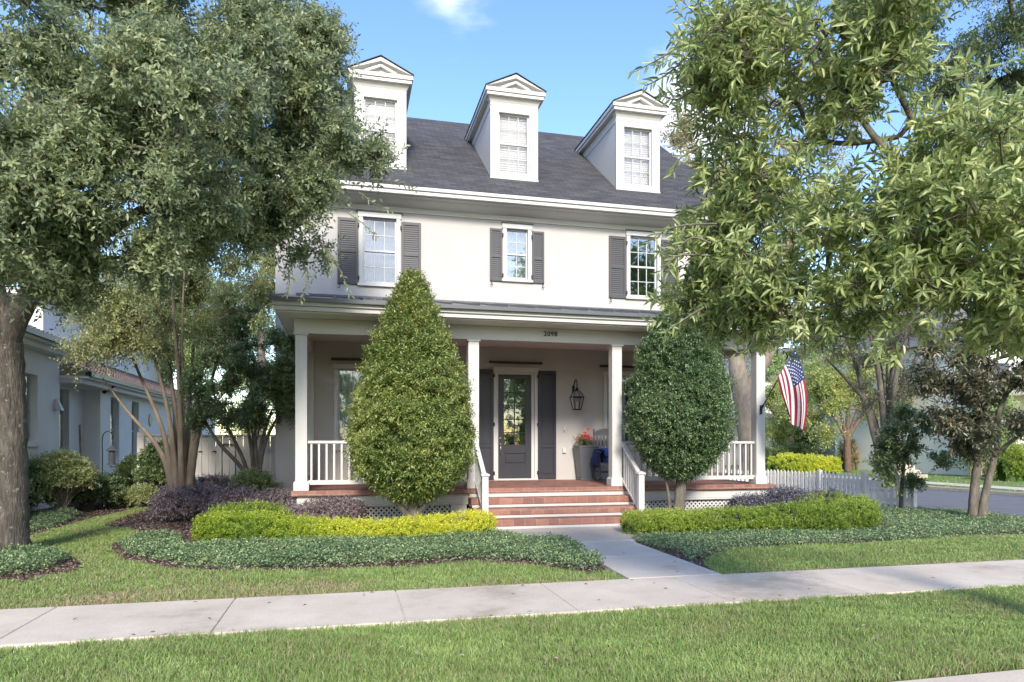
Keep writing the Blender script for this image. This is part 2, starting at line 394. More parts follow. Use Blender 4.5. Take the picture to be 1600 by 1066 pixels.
def leaves(name, P, Dr, N, Ln, Wd, V, tpl, mats, parent=None, midx=None):
    tv, tf = TPL[tpl]; n = len(P)
    Dr = norm(Dr); S = norm(np.cross(Dr, N)); N2 = np.cross(S, Dr)
    Ln = np.broadcast_to(np.asarray(Ln, dtype=float), (n,)); Wd = np.broadcast_to(np.asarray(Wd, dtype=float), (n,))
    X = P[:, None] + Dr[:, None] * (tv[None, :, 1:2] * Ln[:, None, None]) + S[:, None] * (tv[None, :, 0:1] * Wd[:, None, None]) + N2[:, None] * (tv[None, :, 2:3] * Ln[:, None, None] * .8)
    k = len(tv); lp = np.concatenate([np.array(f) for f in tf]); sz = np.array([len(f) for f in tf])
    loops = (np.arange(n)[:, None] * k + lp[None]).ravel(); sizes = np.tile(sz, n)
    if midx is not None: midx = np.repeat(midx, len(tf))
    return raw_mesh(name, X.reshape(-1, 3), loops, sizes, mats, parent, np.repeat(V, len(tf)), midx)
def rsph(n):
    return norm(rng.normal(size=(n, 3)))
def sprays(T, Cn, rad, ntw, nl, Ll, Wl, outb=.6, upb=.2, droop=.15, ang=.9, spread=.35, nup=1.0, whorl=0.):
    """leaf sprays round the points T. Returns leaf arrays and the twig segments."""
    T = np.repeat(T, ntw, axis=0); Cn = np.repeat(np.broadcast_to(Cn, (len(T) // ntw, 3)), ntw, axis=0)
    n = len(T); o = norm(T - Cn)
    d = norm(rsph(n) + o * outb + np.array((0, 0, upb)))
    O = T + rsph(n) * (rng.random((n, 1)) * rad * spread)
    ln = rad * rng.uniform(.55, 1.25, (n, 1))
    i = np.arange(nl); t = np.linspace(.12, 1, nl)
    if whorl: t = t ** whorl
    t = t[None, :, None]
    P = O[:, None] + d[:, None] * (ln[:, None] * t); P = P - np.array((0, 0, 1)) * (ln[:, None] * t ** 2 * droop)
    a = norm(np.cross(d, rsph(n))); b = np.cross(d, a)
    ph = (i * 2.4)[None, :, None] + rng.random((n, 1, 1)) * 6.28
    side = a[:, None] * np.cos(ph) + b[:, None] * np.sin(ph)
    LD = norm(d[:, None] * (1.2 - ang * .7) + side * ang + rng.normal(size=side.shape) * .18 + np.array((0, 0, -.1)))
    N = norm(np.array((0, 0, nup)) + rng.normal(size=LD.shape) * .45 + d[:, None] * .2)
    sc = rng.uniform(.65, 1.15, (n, nl))
    P = P.reshape(-1, 3); LD = LD.reshape(-1, 3); N = N.reshape(-1, 3)
    V = np.clip((rng.random((n, 1)) * .5 + rng.random((n, nl)) * .5), 0, 1).ravel()
    tip = O + d * ln - np.array((0, 0, 1)) * (ln * droop)
    return P, LD, N, (Ll * sc).ravel(), (Wl * sc).ravel(), V, (O, (O + tip) / 2 + np.array((0, 0, 1)) * ln * droop * .25, tip)
class TubeSet:
    """many thin prisms in one mesh, made with arrays"""
    def __init__(s): s.V = []; s.L = []; s.S = []; s.k = 0
    def segs(s, A, B, ra, rb, n=4):
        A = np.asarray(A, float); B = np.asarray(B, float); m = len(A)
        if not m: return
        ra = np.broadcast_to(ra, (m,)); rb = np.broadcast_to(rb, (m,))
        d = norm(B - A); x = norm(np.cross(d, np.array((.31, .87, .21)))); y = np.cross(d, x)
        an = 2 * np.pi * np.arange(n) / n
        ring = x[:, None] * np.cos(an)[None, :, None] + y[:, None] * np.sin(an)[None, :, None]
        X = np.concatenate([A[:, None] + ring * ra[:, None, None], B[:, None] + ring * rb[:, None, None]], axis=1)
        q = np.array([[j, (j + 1) % n, n + (j + 1) % n, n + j] for j in range(n)]).ravel()
        s.V.append(X.reshape(-1, 3)); s.L.append((np.arange(m)[:, None] * 2 * n + q[None]).ravel() + s.k); s.S.append(np.full(m * n, 4)); s.k += m * 2 * n
    def build(s, name, mt, parent=None, smooth=True):
        return raw_mesh(name, np.concatenate(s.V), np.concatenate(s.L), np.concatenate(s.S), mt, parent, smooth=smooth)
def ell(px, py, c, rx, ry, rc):
    """an ellipsoid of crown: seen centre, depth, radii (pixels across and up, metres in depth)"""
    return (W(px, py, c), rx * c / F, ry * c / F, rc)
def sample_ell(ells, n, shell=.5):
    """points in a union of ellipsoids, weighted towards their outside"""
    vol = np.array([e[1] * e[2] + e[1] * e[3] + e[2] * e[3] for e in ells]); k = rng.choice(len(ells), n, p=vol / vol.sum())
    c = np.array([e[0] for e in ells])[k]; r = np.array([(e[1], e[3], e[2]) for e in ells])[k]
    q = rsph(n) * (rng.random((n, 1)) ** (1 / 3) * (1 - shell) + shell * rng.uniform(.82, 1.02, (n, 1))) * r
    X = np.array((CS, -SN, 0)); Y = np.array((SN, CS, 0))
    return c + q[:, :1] * X + q[:, 1:2] * Y + q[:, 2:] * np.array((0, 0, 1)), c
def skeleton(root, T, r0, rt=.006, bend=.12, steps=4, pull=.45):
    """joins every target to the growing limb system; returns polylines with radii"""
    nodes = [np.array(p, float) for p in root]; par = [-1] + list(range(len(root) - 1)); plen = [0.]
    for i in range(1, len(root)): plen.append(plen[-1] + np.linalg.norm(nodes[i] - nodes[i - 1]))
    top = nodes[-1]; order = np.argsort(np.linalg.norm(T - top, axis=1)); first = max(0, len(root) - 3)
    for ti in order:
        t = T[ti]; A = np.array(nodes); dd = np.linalg.norm(A - t, axis=1) + pull * np.array(plen) * .35
        dd[:first] = 1e9
        j = int(np.argmin(dd)); a = nodes[j]; v = t - a; ln = np.linalg.norm(v); off = rng.normal(size=3) * ln * bend; off[2] += ln * bend * .6
        prev = j
        for s_ in range(1, steps + 1):
            u = s_ / steps; p = a + v * u + off * math.sin(math.pi * u)
            nodes.append(p); par.append(prev); plen.append(plen[prev] + ln / steps); prev = len(nodes) - 1
    cnt = np.zeros(len(nodes)); haschild = np.zeros(len(nodes), bool)
    for i in range(len(nodes)):
        if par[i] >= 0: haschild[par[i]] = True
    cnt[~haschild] = 1
    for i in range(len(nodes) - 1, 0, -1): cnt[par[i]] += cnt[i]
    rad = rt * np.maximum(cnt, 1) ** .5; mxr = rad[first]; rad = np.minimum(rt + (rad - rt) * ((r0 - rt) / max(mxr - rt, 1e-6)), r0)
    return np.array(nodes), np.array(par), rad, first
def tree(name, label, cat, base, root, ells, nT, bark, leafm, rad=.5, ntw=10, nl=14, Ll=.06, Wl=.03, tpl='fold', r0=.12, group=None, shell=.45,
         outb=.5, upb=.2, droop=.2, ang=.9, trunk=None, twigs=True, rt=.006, clump=None, vshift=0., whorl=0., nup=1.0, pull=.45, cull=None, bend=.12):
    e = empty(name, tuple(base), label, cat, group)
    if clump:
        K, kc = sample_ell(ells, clump, shell); idx = rng.integers(0, clump, nT)
        sg = clump ** (-1 / 3) * np.mean([x[1] for x in ells]) * .55
        T = K[idx] + rng.normal(size=(nT, 3)) * sg * .6; C = kc[idx]
    else: T, C = sample_ell(ells, nT, shell)
    if cull is not None:
        k = cull(T); T = T[k]; C = C[k]
    nodes, par, rd, first = skeleton(root, T, r0, rt, pull=pull, bend=bend)
    ts = TubeSet(); k = np.arange(1, len(nodes)); k = k[par[k] >= first]
    big = rd[k] > .03
    for sel, n in ((k[big], 9), (k[~big], 4)):
        ts.segs(nodes[par[sel]], nodes[sel], np.minimum(rd[par[sel]], rd[sel] * 1.35), rd[sel], n)
    P, LD, N, Ls, Ws, V, tw = sprays(T, C, rad, ntw, nl, Ll, Wl, outb, upb, droop, ang, whorl=whorl, nup=nup)
    if twigs:
        r_ = max(.0025, Ll * .035); ts.segs(tw[0], tw[1], r_, r_ * .8, 3); ts.segs(tw[1], tw[2], r_ * .8, r_ * .4, 3)
    ts.build('branches', bark, e)
    if trunk:
        mb = MB()
        for pts, rr in trunk: mb.tube(smooth_path(pts, rr)[0], smooth_path(pts, rr)[1], 18)
        mb.build('trunk', bark, e, smooth=True)
    leaves('crown', P, LD, N, Ls, Ws, np.clip(V + vshift, 0, 1), tpl, leafm, e)
    return e
def smooth_path(pts, rr, k=6):
    pts = [np.array(p, float) for p in pts]; P = []; Q = []
    for i in range(len(pts) - 1):
        p0 = pts[max(i - 1, 0)]; p1 = pts[i]; p2 = pts[i + 1]; p3 = pts[min(i + 2, len(pts) - 1)]
        for j in range(k):
            t = j / k; P.append(.5 * (2 * p1 + (p2 - p0) * t + (2 * p0 - 5 * p1 + 4 * p2 - p3) * t * t + (3 * p1 - p0 - 3 * p2 + p3) * t ** 3))
            Q.append((rr[i] * (1 - t) + rr[i + 1] * t) * (1 + .05 * math.sin(7 * i + 3.3 * j)))
    P.append(pts[-1]); Q.append(rr[-1]); return P, Q
def in_poly(P, poly):
    x, y = P[:, 0], P[:, 1]; r = np.zeros(len(P), bool); n = len(poly)
    for i in range(n):
        x0, y0 = poly[i][:2]; x1, y1 = poly[(i + 1) % n][:2]
        c = ((y0 > y) != (y1 > y)) & (x < (x1 - x0) * (y - y0) / ((y1 - y0) if y1 != y0 else 1e-9) + x0); r ^= c
    return r
def poly_pts(poly, dens):
    a = np.array([p[:2] for p in poly]); lo, hi = a.min(0), a.max(0); n = int((hi - lo).prod() * dens)
    P = rng.uniform(lo, hi, (n, 2)); return P[in_poly(P, poly)]
def sheet(name, poly, z, m, kind='structure', thick=0):
    pts = [(float(p[0]), float(p[1]), z) for p in poly]
    a = sum(pts[i][0] * pts[(i + 1) % len(pts)][1] - pts[(i + 1) % len(pts)][0] * pts[i][1] for i in range(len(pts)))
    if a < 0: pts = pts[::-1]
    tri = tessellate_polygon([[Vector(p) for p in pts]]); mb = MB(); n = len(pts)
    vs = list(pts); fs = []
    for t_ in tri:
        p, q, r = (Vector(pts[i]) for i in t_); fs.append(tuple(t_) if (q - p).cross(r - p).z > 0 else tuple(reversed(t_)))
    if thick:
        vs += [(p[0], p[1], z - thick) for p in pts]; fs += [(i + n, (i + 1) % n + n, (i + 1) % n, i) for i in range(n)]
    mb.mesh(vs, fs); o = mb.build(name, m); o['kind'] = kind; return o
def fnoise(P, sc, seed=0):
    """cheap smooth noise in -1..1 from sums of sines"""
    r = np.random.default_rng(seed); out_ = np.zeros(len(P))
    for i in range(6):
        k = r.normal(size=P.shape[1]) * sc * (1 + .5 * i); out_ += np.sin(P @ k + r.random() * 6.28) / (1 + .3 * i)
    return out_ / 3.2

# ------------------------------------------------------------------ ground and paving
GZ = -.03
def gq(name, x0, y0, x1, y1, z, m, thick=0): return sheet(name, [(x0, y0), (x1, y0), (x1, y1), (x0, y1)], z, m, thick=thick)
gq('ground', -400, -60, 400, 700, GZ - .012, M['turf'])
# far lawns across the side street
gq('far_lawn', 19.2, 8, 90, 120, .03, M['farturf']); gq('back_lawn', 13.5, 24, 18.9, 120, GZ - .004, M['farturf'])
mb = MB()
jx = [-14.7 + 1.52 * k for k in range(19)]
for i, x in enumerate(jx[:-1]):
    dz = rng.uniform(-.003, .003); g = .004 if i % 3 else .008
    mb.hexa([(x + g, 5.80, -.12), (x + 1.52 - g, 5.80, -.12), (x + 1.52 - g, 7.07, -.12), (x + g, 7.07, -.12),
             (x + g, 5.80, dz), (x + 1.52 - g, 5.80, dz), (x + 1.52 - g, 7.07, dz * .5), (x + g, 7.07, dz * .5)])
mb.box(jx[0], 5.81, -.13, jx[-1], 7.06, -.012)
o = mb.build('sidewalk', M['concrete'], bevel=.008); o['kind'] = 'structure'
mb = MB()
def slab(poly):
    n = len(poly); mb.mesh([(x, y, -.12) for x, y in poly] + [(x, y, .002) for x, y in poly],
        [tuple(range(n))[::-1], tuple(range(n, 2 * n))] + [(i, (i + 1) % n, n + (i + 1) % n, n + i) for i in range(n)])
slab([(3.04, 7.085), (4.17, 7.085), (4.22, 8.5), (3.12, 8.5)]); slab([(3.12, 8.512), (4.22, 8.512), (4.27, 9.9), (3.3, 9.9)])
slab([(2.5, 9.912), (4.75, 9.912), (5.3, 11.72), (2.3, 11.72)])
o = mb.build('path', M['concrete2'], bevel=.008); o['kind'] = 'structure'
mb = MB(); mb.box(2.6, 2.4, -.14, 16, 3.64, .0); o = mb.build('kerb', M['concrete'], bevel=.03); o['kind'] = 'structure'
# side street
sheet('road', [(13.15, -20), (18.9, -20), (18.9, 150), (13.15, 150)], -.05 + .035, M['asphalt'])
mb = MB(); mb.box(12.98, -5, -.12, 13.15, 150, .03); mb.box(18.9, -5, -.12, 19.1, 150, .09); o = mb.build('street_kerb', M['concrete'], bevel=.02); o['kind'] = 'structure'
gq('far_sidewalk', 20.6, 4, 21.9, 120, .045, M['concrete'])

# beds (mulch under shrubs and ground cover)
def GP(pts): return [tuple(G(*p)[:2]) for p in pts]
left_bed = GP([(178, 846), (172, 858), (195, 872), (260, 884), (330, 891), (450, 889), (600, 884), (750, 876), (850, 884), (920, 892), (948, 889), (905, 852)]) + [(3.05, 8.3), (3.25, 9.86), (2.45, 9.86), (2.25, 11.75), (2.2, 12.6), (-1.4, 12.7), (-1.4, 18.9), (-4.4, 18.9), (-4.35, 14.2), (-3.6, 13.2), (-3.0, 12.4), (-3.3, 11.6)]
sheet('mulch_bed', left_bed, GZ + .004, M['mulch'])
right_bed = [(4.3, 10.0), (4.28, 9.0), (4.24, 8.3), (4.2, 7.3)] + GP([(1108, 889), (1100, 876), (1112, 866), (1135, 858), (1200, 852), (1330, 849), (1480, 836), (1605, 834)]) + [(12.9, 9.3), (12.9, 13.2), (11.7, 13.6), (11.2, 17), (8.5, 17), (8.5, 12.6), (5.4, 12.6), (5.35, 11.75), (4.8, 10.0)]
sheet('mulch_border', right_bed, GZ + .004, M['mulch'])
oak_bed = GP([(-60, 908), (40, 905), (120, 890), (128, 878), (95, 858), (40, 846), (-80, 846)])
sheet('mulch_ring', oak_bed, GZ + .005, M['mulch'])
side_bed = GP([(-40, 836), (55, 836), (130, 812), (200, 796), (262, 786), (262, 770)]) + [(-5.0, 21), (-7.4, 22), (-9.5, 12)]
sheet('mulch_side_bed', side_bed, GZ + .004, M['mulch'])

# ------------------------------------------------------------------ the white house
YW, YD, YP, FZ = 15.3, 15.7, 12.6, .66
XL, XR = -1.42, 9.05
house = empty('house', (3.8, YW, 0), 'three-storey cream house with three dormers, dark shingle roof and a deep front porch', 'house')
def wall_open(mb, x0, z0, x1, z1, ops, y, depth=.13, mi=0):
    xs = sorted({x0, x1, *[o[0] for o in ops], *[o[2] for o in ops]}); zs = sorted({z0, z1, *[o[1] for o in ops], *[o[3] for o in ops]})
    for i in range(len(xs) - 1):
        for j in range(len(zs) - 1):
            cx, cz = (xs[i] + xs[i + 1]) / 2, (zs[j] + zs[j + 1]) / 2
            if any(o[0] < cx < o[2] and o[1] < cz < o[3] for o in ops): continue
            mb.face([(xs[i], y, zs[j]), (xs[i + 1], y, zs[j]), (xs[i + 1], y, zs[j + 1]), (xs[i], y, zs[j + 1])], mi)
    for a, b, c, d in ops:
        for p, q in (((a, b), (a, d)), ((a, d), (c, d)), ((c, d), (c, b)), ((c, b), (a, b))):
            mb.face([(p[0], y, p[1]), (p[0], y + depth, p[1]), (q[0], y + depth, q[1]), (q[0], y, q[1])], mi)
WIN = dict(L=(.38, 4.98, 1.10, 6.40), C=(3.57, 5.25, 4.07, 6.38), Rr=(6.58, 5.0, 7.28, 6.43), l1=(-.14, 1.42, 1.66, 3.10), r1=(6.0, 1.42, 7.80, 3.10), door=(3.33, .66, 4.23, 3.12))
mb = MB()
wall_open(mb, XL, -.1, XR, 6.85, list(WIN.values()), YW)
for x in (XL, XR): mb.face([(x, YW, -.1), (x, 24.5, -.1), (x, 24.5, 6.9), (x, YW, 6.9)])
mb.face([(XL, 24.5, -.1), (XR, 24.5, -.1), (XR, 24.5, 6.9), (XL, 24.5, 6.9)])
mb.build('wall', M['wall'], house)
# rooms behind the windows
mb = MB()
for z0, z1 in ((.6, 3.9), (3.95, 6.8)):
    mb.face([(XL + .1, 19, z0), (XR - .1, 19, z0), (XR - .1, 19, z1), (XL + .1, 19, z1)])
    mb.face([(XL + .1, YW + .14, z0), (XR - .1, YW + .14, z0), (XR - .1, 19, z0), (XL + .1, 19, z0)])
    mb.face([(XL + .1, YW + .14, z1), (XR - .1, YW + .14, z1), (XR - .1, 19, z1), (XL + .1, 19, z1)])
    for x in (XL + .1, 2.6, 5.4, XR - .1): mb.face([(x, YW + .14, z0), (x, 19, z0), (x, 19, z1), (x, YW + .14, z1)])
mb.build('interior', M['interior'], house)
# main roof
EY, EZ, SL = 14.75, 6.97, .75
RY = 19.9; RZ = EZ + SL * (RY - EY); BY = 2 * RY - EY
RX0, RX1 = XL - .35, XR + .5
mb = MB()
def roofquad(mb, a, b, c, d, mi=0):
    a, b, c, d = (Vector(p) for p in (a, b, c, d)); L1 = (b - a).length; L2 = (d - a).length
    mb.face([a, b, c, d], mi, [(a.x, 0), (a.x + L1, 0), (a.x + L1, L2), (a.x, L2)])
roofquad(mb, (RX0, EY, EZ), (RX1, EY, EZ), (RX1, RY, RZ), (RX0, RY, RZ))
roofquad(mb, (RX1, BY, EZ), (RX0, BY, EZ), (RX0, RY, RZ), (RX1, RY, RZ))
for x, s_ in ((RX0, 0), (RX1, 1)):   # roof edge thickness
    mb.face([(x, EY, EZ), (x, RY, RZ), (x, RY, RZ - .06), (x, EY, EZ - .06)]); mb.face([(x, BY, EZ), (x, RY, RZ), (x, RY, RZ - .06), (x, BY, EZ - .06)])
mb.face([(RX0, EY, EZ), (RX1, EY, EZ), (RX1, EY, EZ - .035), (RX0, EY, EZ - .035)])
roof = mb.build('roof', M['shingle'], house)
mb = MB()
for x0, x1 in ((RX0 + .02, XL + .001), (XR - .001, RX1 - .02)):      # rake soffits, gables
    mb.hexa([(x0, EY + .02, EZ - .22), (x1, EY + .02, EZ - .22), (x1, RY, RZ - .22), (x0, RY, RZ - .22), (x0, EY + .02, EZ - .062), (x1, EY + .02, EZ - .062), (x1, RY, RZ - .062), (x0, RY, RZ - .062)])
for x in (XL, XR): mb.face([(x, YW, 6.9), (x, 24.5, 6.9), (x, RY, RZ - .1)])
# gutter, soffit, crown and frieze
mb.box(RX0 + .01, 14.70, 6.86, RX1 - .01, 14.82, 6.935); mb.box(RX0 + .03, 14.735, 6.775, RX1 - .03, 14.82, 6.858)
mb.box(RX0 + .05, 14.822, 6.76, RX1 - .05, YW + .02, 6.79)
mb.hexa([(XL - .02, 15.13, 6.70), (XR + .02, 15.13, 6.70), (XR + .02, YW - .032, 6.66), (XL - .02, YW - .032, 6.66), (XL - .02, 14.98, 6.758), (XR + .02, 14.98, 6.758), (XR + .02, YW - .032, 6.758), (XL - .02, YW - .032, 6.758)])
mb.box(XL - .01, YW - .03, 6.575, XR + .01, YW - .002, 6.758)
mb.build('cornice', M['trim'], house, bevel=.006)
mb = MB(); mb.box(XL, YW - .036, 6.555, XR, YW - .004, 6.573)
mb.build('frieze_bead', M['gatewood'], house)

def window(x0, z0, x1, z1, y, cols, rows, parent, soft='curtain', gl='glass', casing=.085, proud=.035, inset=.045, sill=True, mull=1, soft_y=.10, name='window', cas=True, fm='vinyl', head=.11, twosash=True):
    mb = MB()
    if cas:
        mb.box(x0 - casing, y - proud, z0 - .02, x0 + .002, y - .003, z1 + .0); mb.box(x1 - .002, y - proud, z0 - .02, x1 + casing, y - .003, z1 + .0)
        mb.box(x0 - casing - .02, y - proud - .012, z1 + .002, x1 + casing + .02, y - .003, z1 + head)
    fy0, fy1 = y + inset, y + inset + .05; fr = .035; zm = (z0 + z1) / 2
    W_ = (x1 - x0) / mull
    for k in range(mull):
        a, b = x0 + k * W_, x0 + (k + 1) * W_
        mb.box(a, fy0, z0, a + fr, fy1, z1); mb.box(b - fr, fy0, z0, b, fy1, z1)
        mb.box(a + fr, fy0, z0, b - fr, fy1, z0 + fr * 1.3); mb.box(a + fr, fy0, z1 - fr, b - fr, fy1, z1)
        if twosash: mb.box(a + fr, fy0 - .012, zm - .022, b - fr, fy1, zm + .022)
        for (p, q) in (((z0 + fr * 1.3, zm - .022), (zm + .022, z1 - fr)) if twosash else ((z0 + fr, z1 - fr),)):
            for i in range(1, cols):
                x = a + fr + (b - a - 2 * fr) * i / cols; mb.box(x - .009, fy0 + .012, p, x + .009, fy1 - .012, q)
            for j in range(1, rows):
                z = p + (q - p) * j / rows; mb.box(a + fr, fy0 + .014, z - .009, b - fr, fy1 - .014, z + .009)
    o = mb.build(name, M[fm], parent, bevel=.003)
    g = MB(); g.box(x0 + .01, fy0 + .022, z0 + .01, x1 - .01, fy0 + .027, z1 - .01); g.build('pane', M[gl], o)
    if sill:
        s_ = MB(); s_.box(x0 - casing - .03, y - proud - .03, z0 - .075, x1 + casing + .03, y - .003, z0 - .022); s_.build('sill', M['trim'], o, bevel=.004)
    ys = y + inset + .05 + soft_y
    if soft == 'curtain':
        c = MB()
        for (a, b) in ((x0, x0 + (x1 - x0) * .30), (x1 - (x1 - x0) * .30, x1)):
            n = 26; vs = []
            for i in range(n + 1):
                x = a + (b - a) * i / n; yy = ys + .018 * math.sin(i * 1.35) + .008 * math.sin(i * 3.1)
                vs += [(x, yy, z0), (x, yy, z1)]
            c.mesh(vs, [(2 * i, 2 * i + 2, 2 * i + 3, 2 * i + 1) for i in range(n)])
        c.build('curtain', M['curtain'], o, smooth=True)
    elif soft in ('blind', 'sheer'):
        c = MB(); n = int((z1 - z0) / .052)
        if soft == 'blind':
            for i in range(n):
                z = z0 + .02 + i * .052; c.hexa([(x0 + .02, ys - .018, z), (x1 - .02, ys - .018, z), (x1 - .02, ys + .018, z + .022), (x0 + .02, ys + .018, z + .022), (x0 + .02, ys - .018, z + .004), (x1 - .02, ys - .018, z + .004), (x1 - .02, ys + .018, z + .026), (x0 + .02, ys + .018, z + .026)])
            c.build('blind', M['blind'], o)
            k = MB(); k.face([(x0, ys + .05, z0), (x1, ys + .05, z0), (x1, ys + .05, z1), (x0, ys + .05, z1)]); k.build('blind_backing', M['blind'], o)
        else:
            n = 70; vs = []
            for i in range(n + 1):
                x = x0 + (x1 - x0) * i / n; yy = ys + .02 * math.sin(i * .9) + .01 * math.sin(i * 2.3 + 1)
                vs += [(x, yy, z0), (x, yy, z1)]
            c.mesh(vs, [(2 * i, 2 * i + 2, 2 * i + 3, 2 * i + 1) for i in range(n)]); c.build('curtain', M['sheer'], o, smooth=True)
    return o
def shutter(x0, z0, x1, z1, y, m, parent, split=.5, hinge_side=1, dark=False, nh=2, louvre=True):
    mb = MB(); st = min(.055, (x1 - x0) * .16); t = .04
    mb.box(x0, y - t, z0, x0 + st, y - .004, z1); mb.box(x1 - st, y - t, z0, x1, y - .004, z1)
    zs = z0 + (z1 - z0) * split
    for a, b in ((z0, z0 + st * 1.5), (zs - st * .6, zs + st * .6), (z1 - st * 1.2, z1)): mb.box(x0 + st, y - t, a, x1 - st, y - .004, b)
    for a, b in ((z0 + st * 1.5, zs - st * .6), (zs + st * .6, z1 - st * 1.2)):
        if louvre:
            n = int((b - a) / .045)
            for i in range(n):
                z = a + (b - a) * i / n; mb.hexa([(x0 + st, y - .027, z), (x1 - st, y - .027, z), (x1 - st, y - .013, z), (x0 + st, y - .013, z), (x0 + st, y - .018, z + .041), (x1 - st, y - .018, z + .041), (x1 - st, y - .013, z + .041), (x0 + st, y - .013, z + .041)])
            mb.box(x0 + st, y - .0125, a, x1 - st, y - .004, b)
        else:
            mb.box(x0 + st, y - .018, a, x1 - st, y - .004, b)
            mb.box(x0 + st + .035, y - .028, a + .035, x1 - st - .035, y - .0185, b - .035)
    o = mb.build('shutter', m, parent, bevel=.003)
    hx = x1 if hinge_side > 0 else x0
    for i in range(nh):
        z = z0 + .14 + (z1 - z0 - .28) * i / (nh - 1); h = MB()
        h.box(hx - .015 if hinge_side > 0 else hx - .03, y - t - .012, z - .035, hx + .03 if hinge_side > 0 else hx + .015, y - t - .001, z + .035); h.tube([(hx + .008 * hinge_side, y - t - .014, z - .04), (hx + .008 * hinge_side, y - t - .014, z + .04)], .008, 6)
        h.build('hinge', M['black'], o)
    if nh == 2:
        ex = x0 + .03 if hinge_side > 0 else x1 - .03; pts = [(ex, y - .05, z0 + .02), (ex, y - .055, z0 - .05)]
        for i in range(9):
            a = -math.pi * .1 - i * .55; pts.append((ex + .025 * math.sin(a) * hinge_side * -1 - .0, y - .055, z0 - .075 + .025 * math.cos(a)))
        h = MB(); h.tube(pts, .0075, 6); h.build('shutter_dog', M['black'], o, smooth=True)
    return o
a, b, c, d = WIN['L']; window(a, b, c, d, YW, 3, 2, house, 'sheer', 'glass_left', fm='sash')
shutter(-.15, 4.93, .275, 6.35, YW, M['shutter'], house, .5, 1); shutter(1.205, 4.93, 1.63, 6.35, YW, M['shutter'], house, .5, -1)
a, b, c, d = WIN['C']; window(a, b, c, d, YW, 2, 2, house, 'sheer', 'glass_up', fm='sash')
shutter(3.185, 5.17, 3.465, 6.36, YW, M['shutter'], house, .47, 1); shutter(4.175, 5.17, 4.455, 6.36, YW, M['shutter'], house, .47, -1)
a, b, c, d = WIN['Rr']; window(a, b, c, d, YW, 3, 2, house, None, 'glass_up')
shutter(6.045, 4.93, 6.475, 6.39, YW, M['shutter'], house, .5, 1); shutter(7.385, 4.93, 7.81, 6.39, YW, M['shutter'], house, .5, -1)
a, b, c, d = WIN['l1']; window(a, b, c, d, YW, 3, 2, house, 'curtain', mull=2, head=.1)
a, b, c, d = WIN['r1']; window(a, b, c, d, YW, 3, 2, house, 'curtain', mull=2, head=.1)
for x0, x1, z, in ((-.28, 1.80, 3.28), (3.17, 4.40, 3.31), (5.82, 8.0, 3.29)):
    mb = MB(); mb.box(x0, YW - .10, z, x1, YW - .003, z + .045); mb.build('drip_cap', M['black'], house, bevel=.004)
for x0, x1, z in ((.24, 1.24, 6.515), (3.45, 4.19, 6.495), (6.46, 7.40, 6.545)):
    mb = MB(); mb.box(x0, YW - .075, z, x1, YW - .002, z + .018); mb.build('window_flashing', M['gutter'], house)

# front door
mb = MB(); mb.box(3.33, YW + .02, .70, 3.385, YW + .12, 3.12); mb.box(4.165, YW + .02, .70, 4.23, YW + .12, 3.12); mb.box(3.385, YW + .02, 3.075, 4.165, YW + .12, 3.12)
mb.box(3.27, YW - .03, .66, 3.332, YW - .002, 3.20); mb.box(4.228, YW - .03, .66, 4.30, YW - .002, 3.20); mb.box(3.25, YW - .034, 3.122, 4.32, YW - .002, 3.23); mb.box(3.27, YW - .07, .662, 4.30, YW + .12, .70)
mb.build('door_frame', M['vinyl'], house, bevel=.004)
mb = MB(); dx0, dx1, dz0, dz1 = 3.388, 4.162, .705, 3.072; gx0, gx1, gz0, gz1 = 3.525, 4.025, 1.47, 2.965; y0, y1 = YW + .05, YW + .095
mb.box(dx0, y0, dz0, gx0, y1, dz1); mb.box(gx1, y0, dz0, dx1, y1, dz1); mb.box(gx0, y0, gz1, gx1, y1, dz1); mb.box(gx0, y0, 1.27, gx1, y1, gz0); mb.box(gx0, y0, dz0, gx1, y1, 1.03)
mb.box(gx0, y0 + .02, 1.03, gx1, y1, 1.27); mb.box(gx0 + .035, y0 + .004, 1.065, gx1 - .035, y0 + .019, 1.235)
mb.box((gx0 + gx1) / 2 - .011, y0 + .008, gz0, (gx0 + gx1) / 2 + .011, y1 - .008, gz1)
for z in (1.745, 2.05, 2.36, 2.66): mb.box(gx0, y0 + .010, z - .010, gx1, y1 - .010, z + .010)
door = mb.build('door', M['navy'], house, bevel=.004)
g = MB(); g.box(gx0, y0 + .02, gz0, gx1, y0 + .026, gz1); g.build('pane', M['glass'], door)
h = MB(); h.tube([(3.435, y0 - .04, 1.62), (3.435, y0 - .004, 1.62)], .028, 10); h.tube([(3.435, y0 - .055, 1.48), (3.435, y0 - .065, 1.36), (3.435, y0 - .045, 1.25)], .010, 8); h.tube([(3.435, y0 - .05, 1.48), (3.435, y0 - .004, 1.48)], .022, 10)
h.build('handle', M['brass'], door, smooth=True)
shutter(2.845, .69, 3.262, 3.17, YW - .005, M['navy'], house, .3, 1, nh=3, louvre=False); shutter(4.31, .69, 4.74, 3.17, YW - .005, M['navy'], house, .3, -1, nh=3, louvre=False)
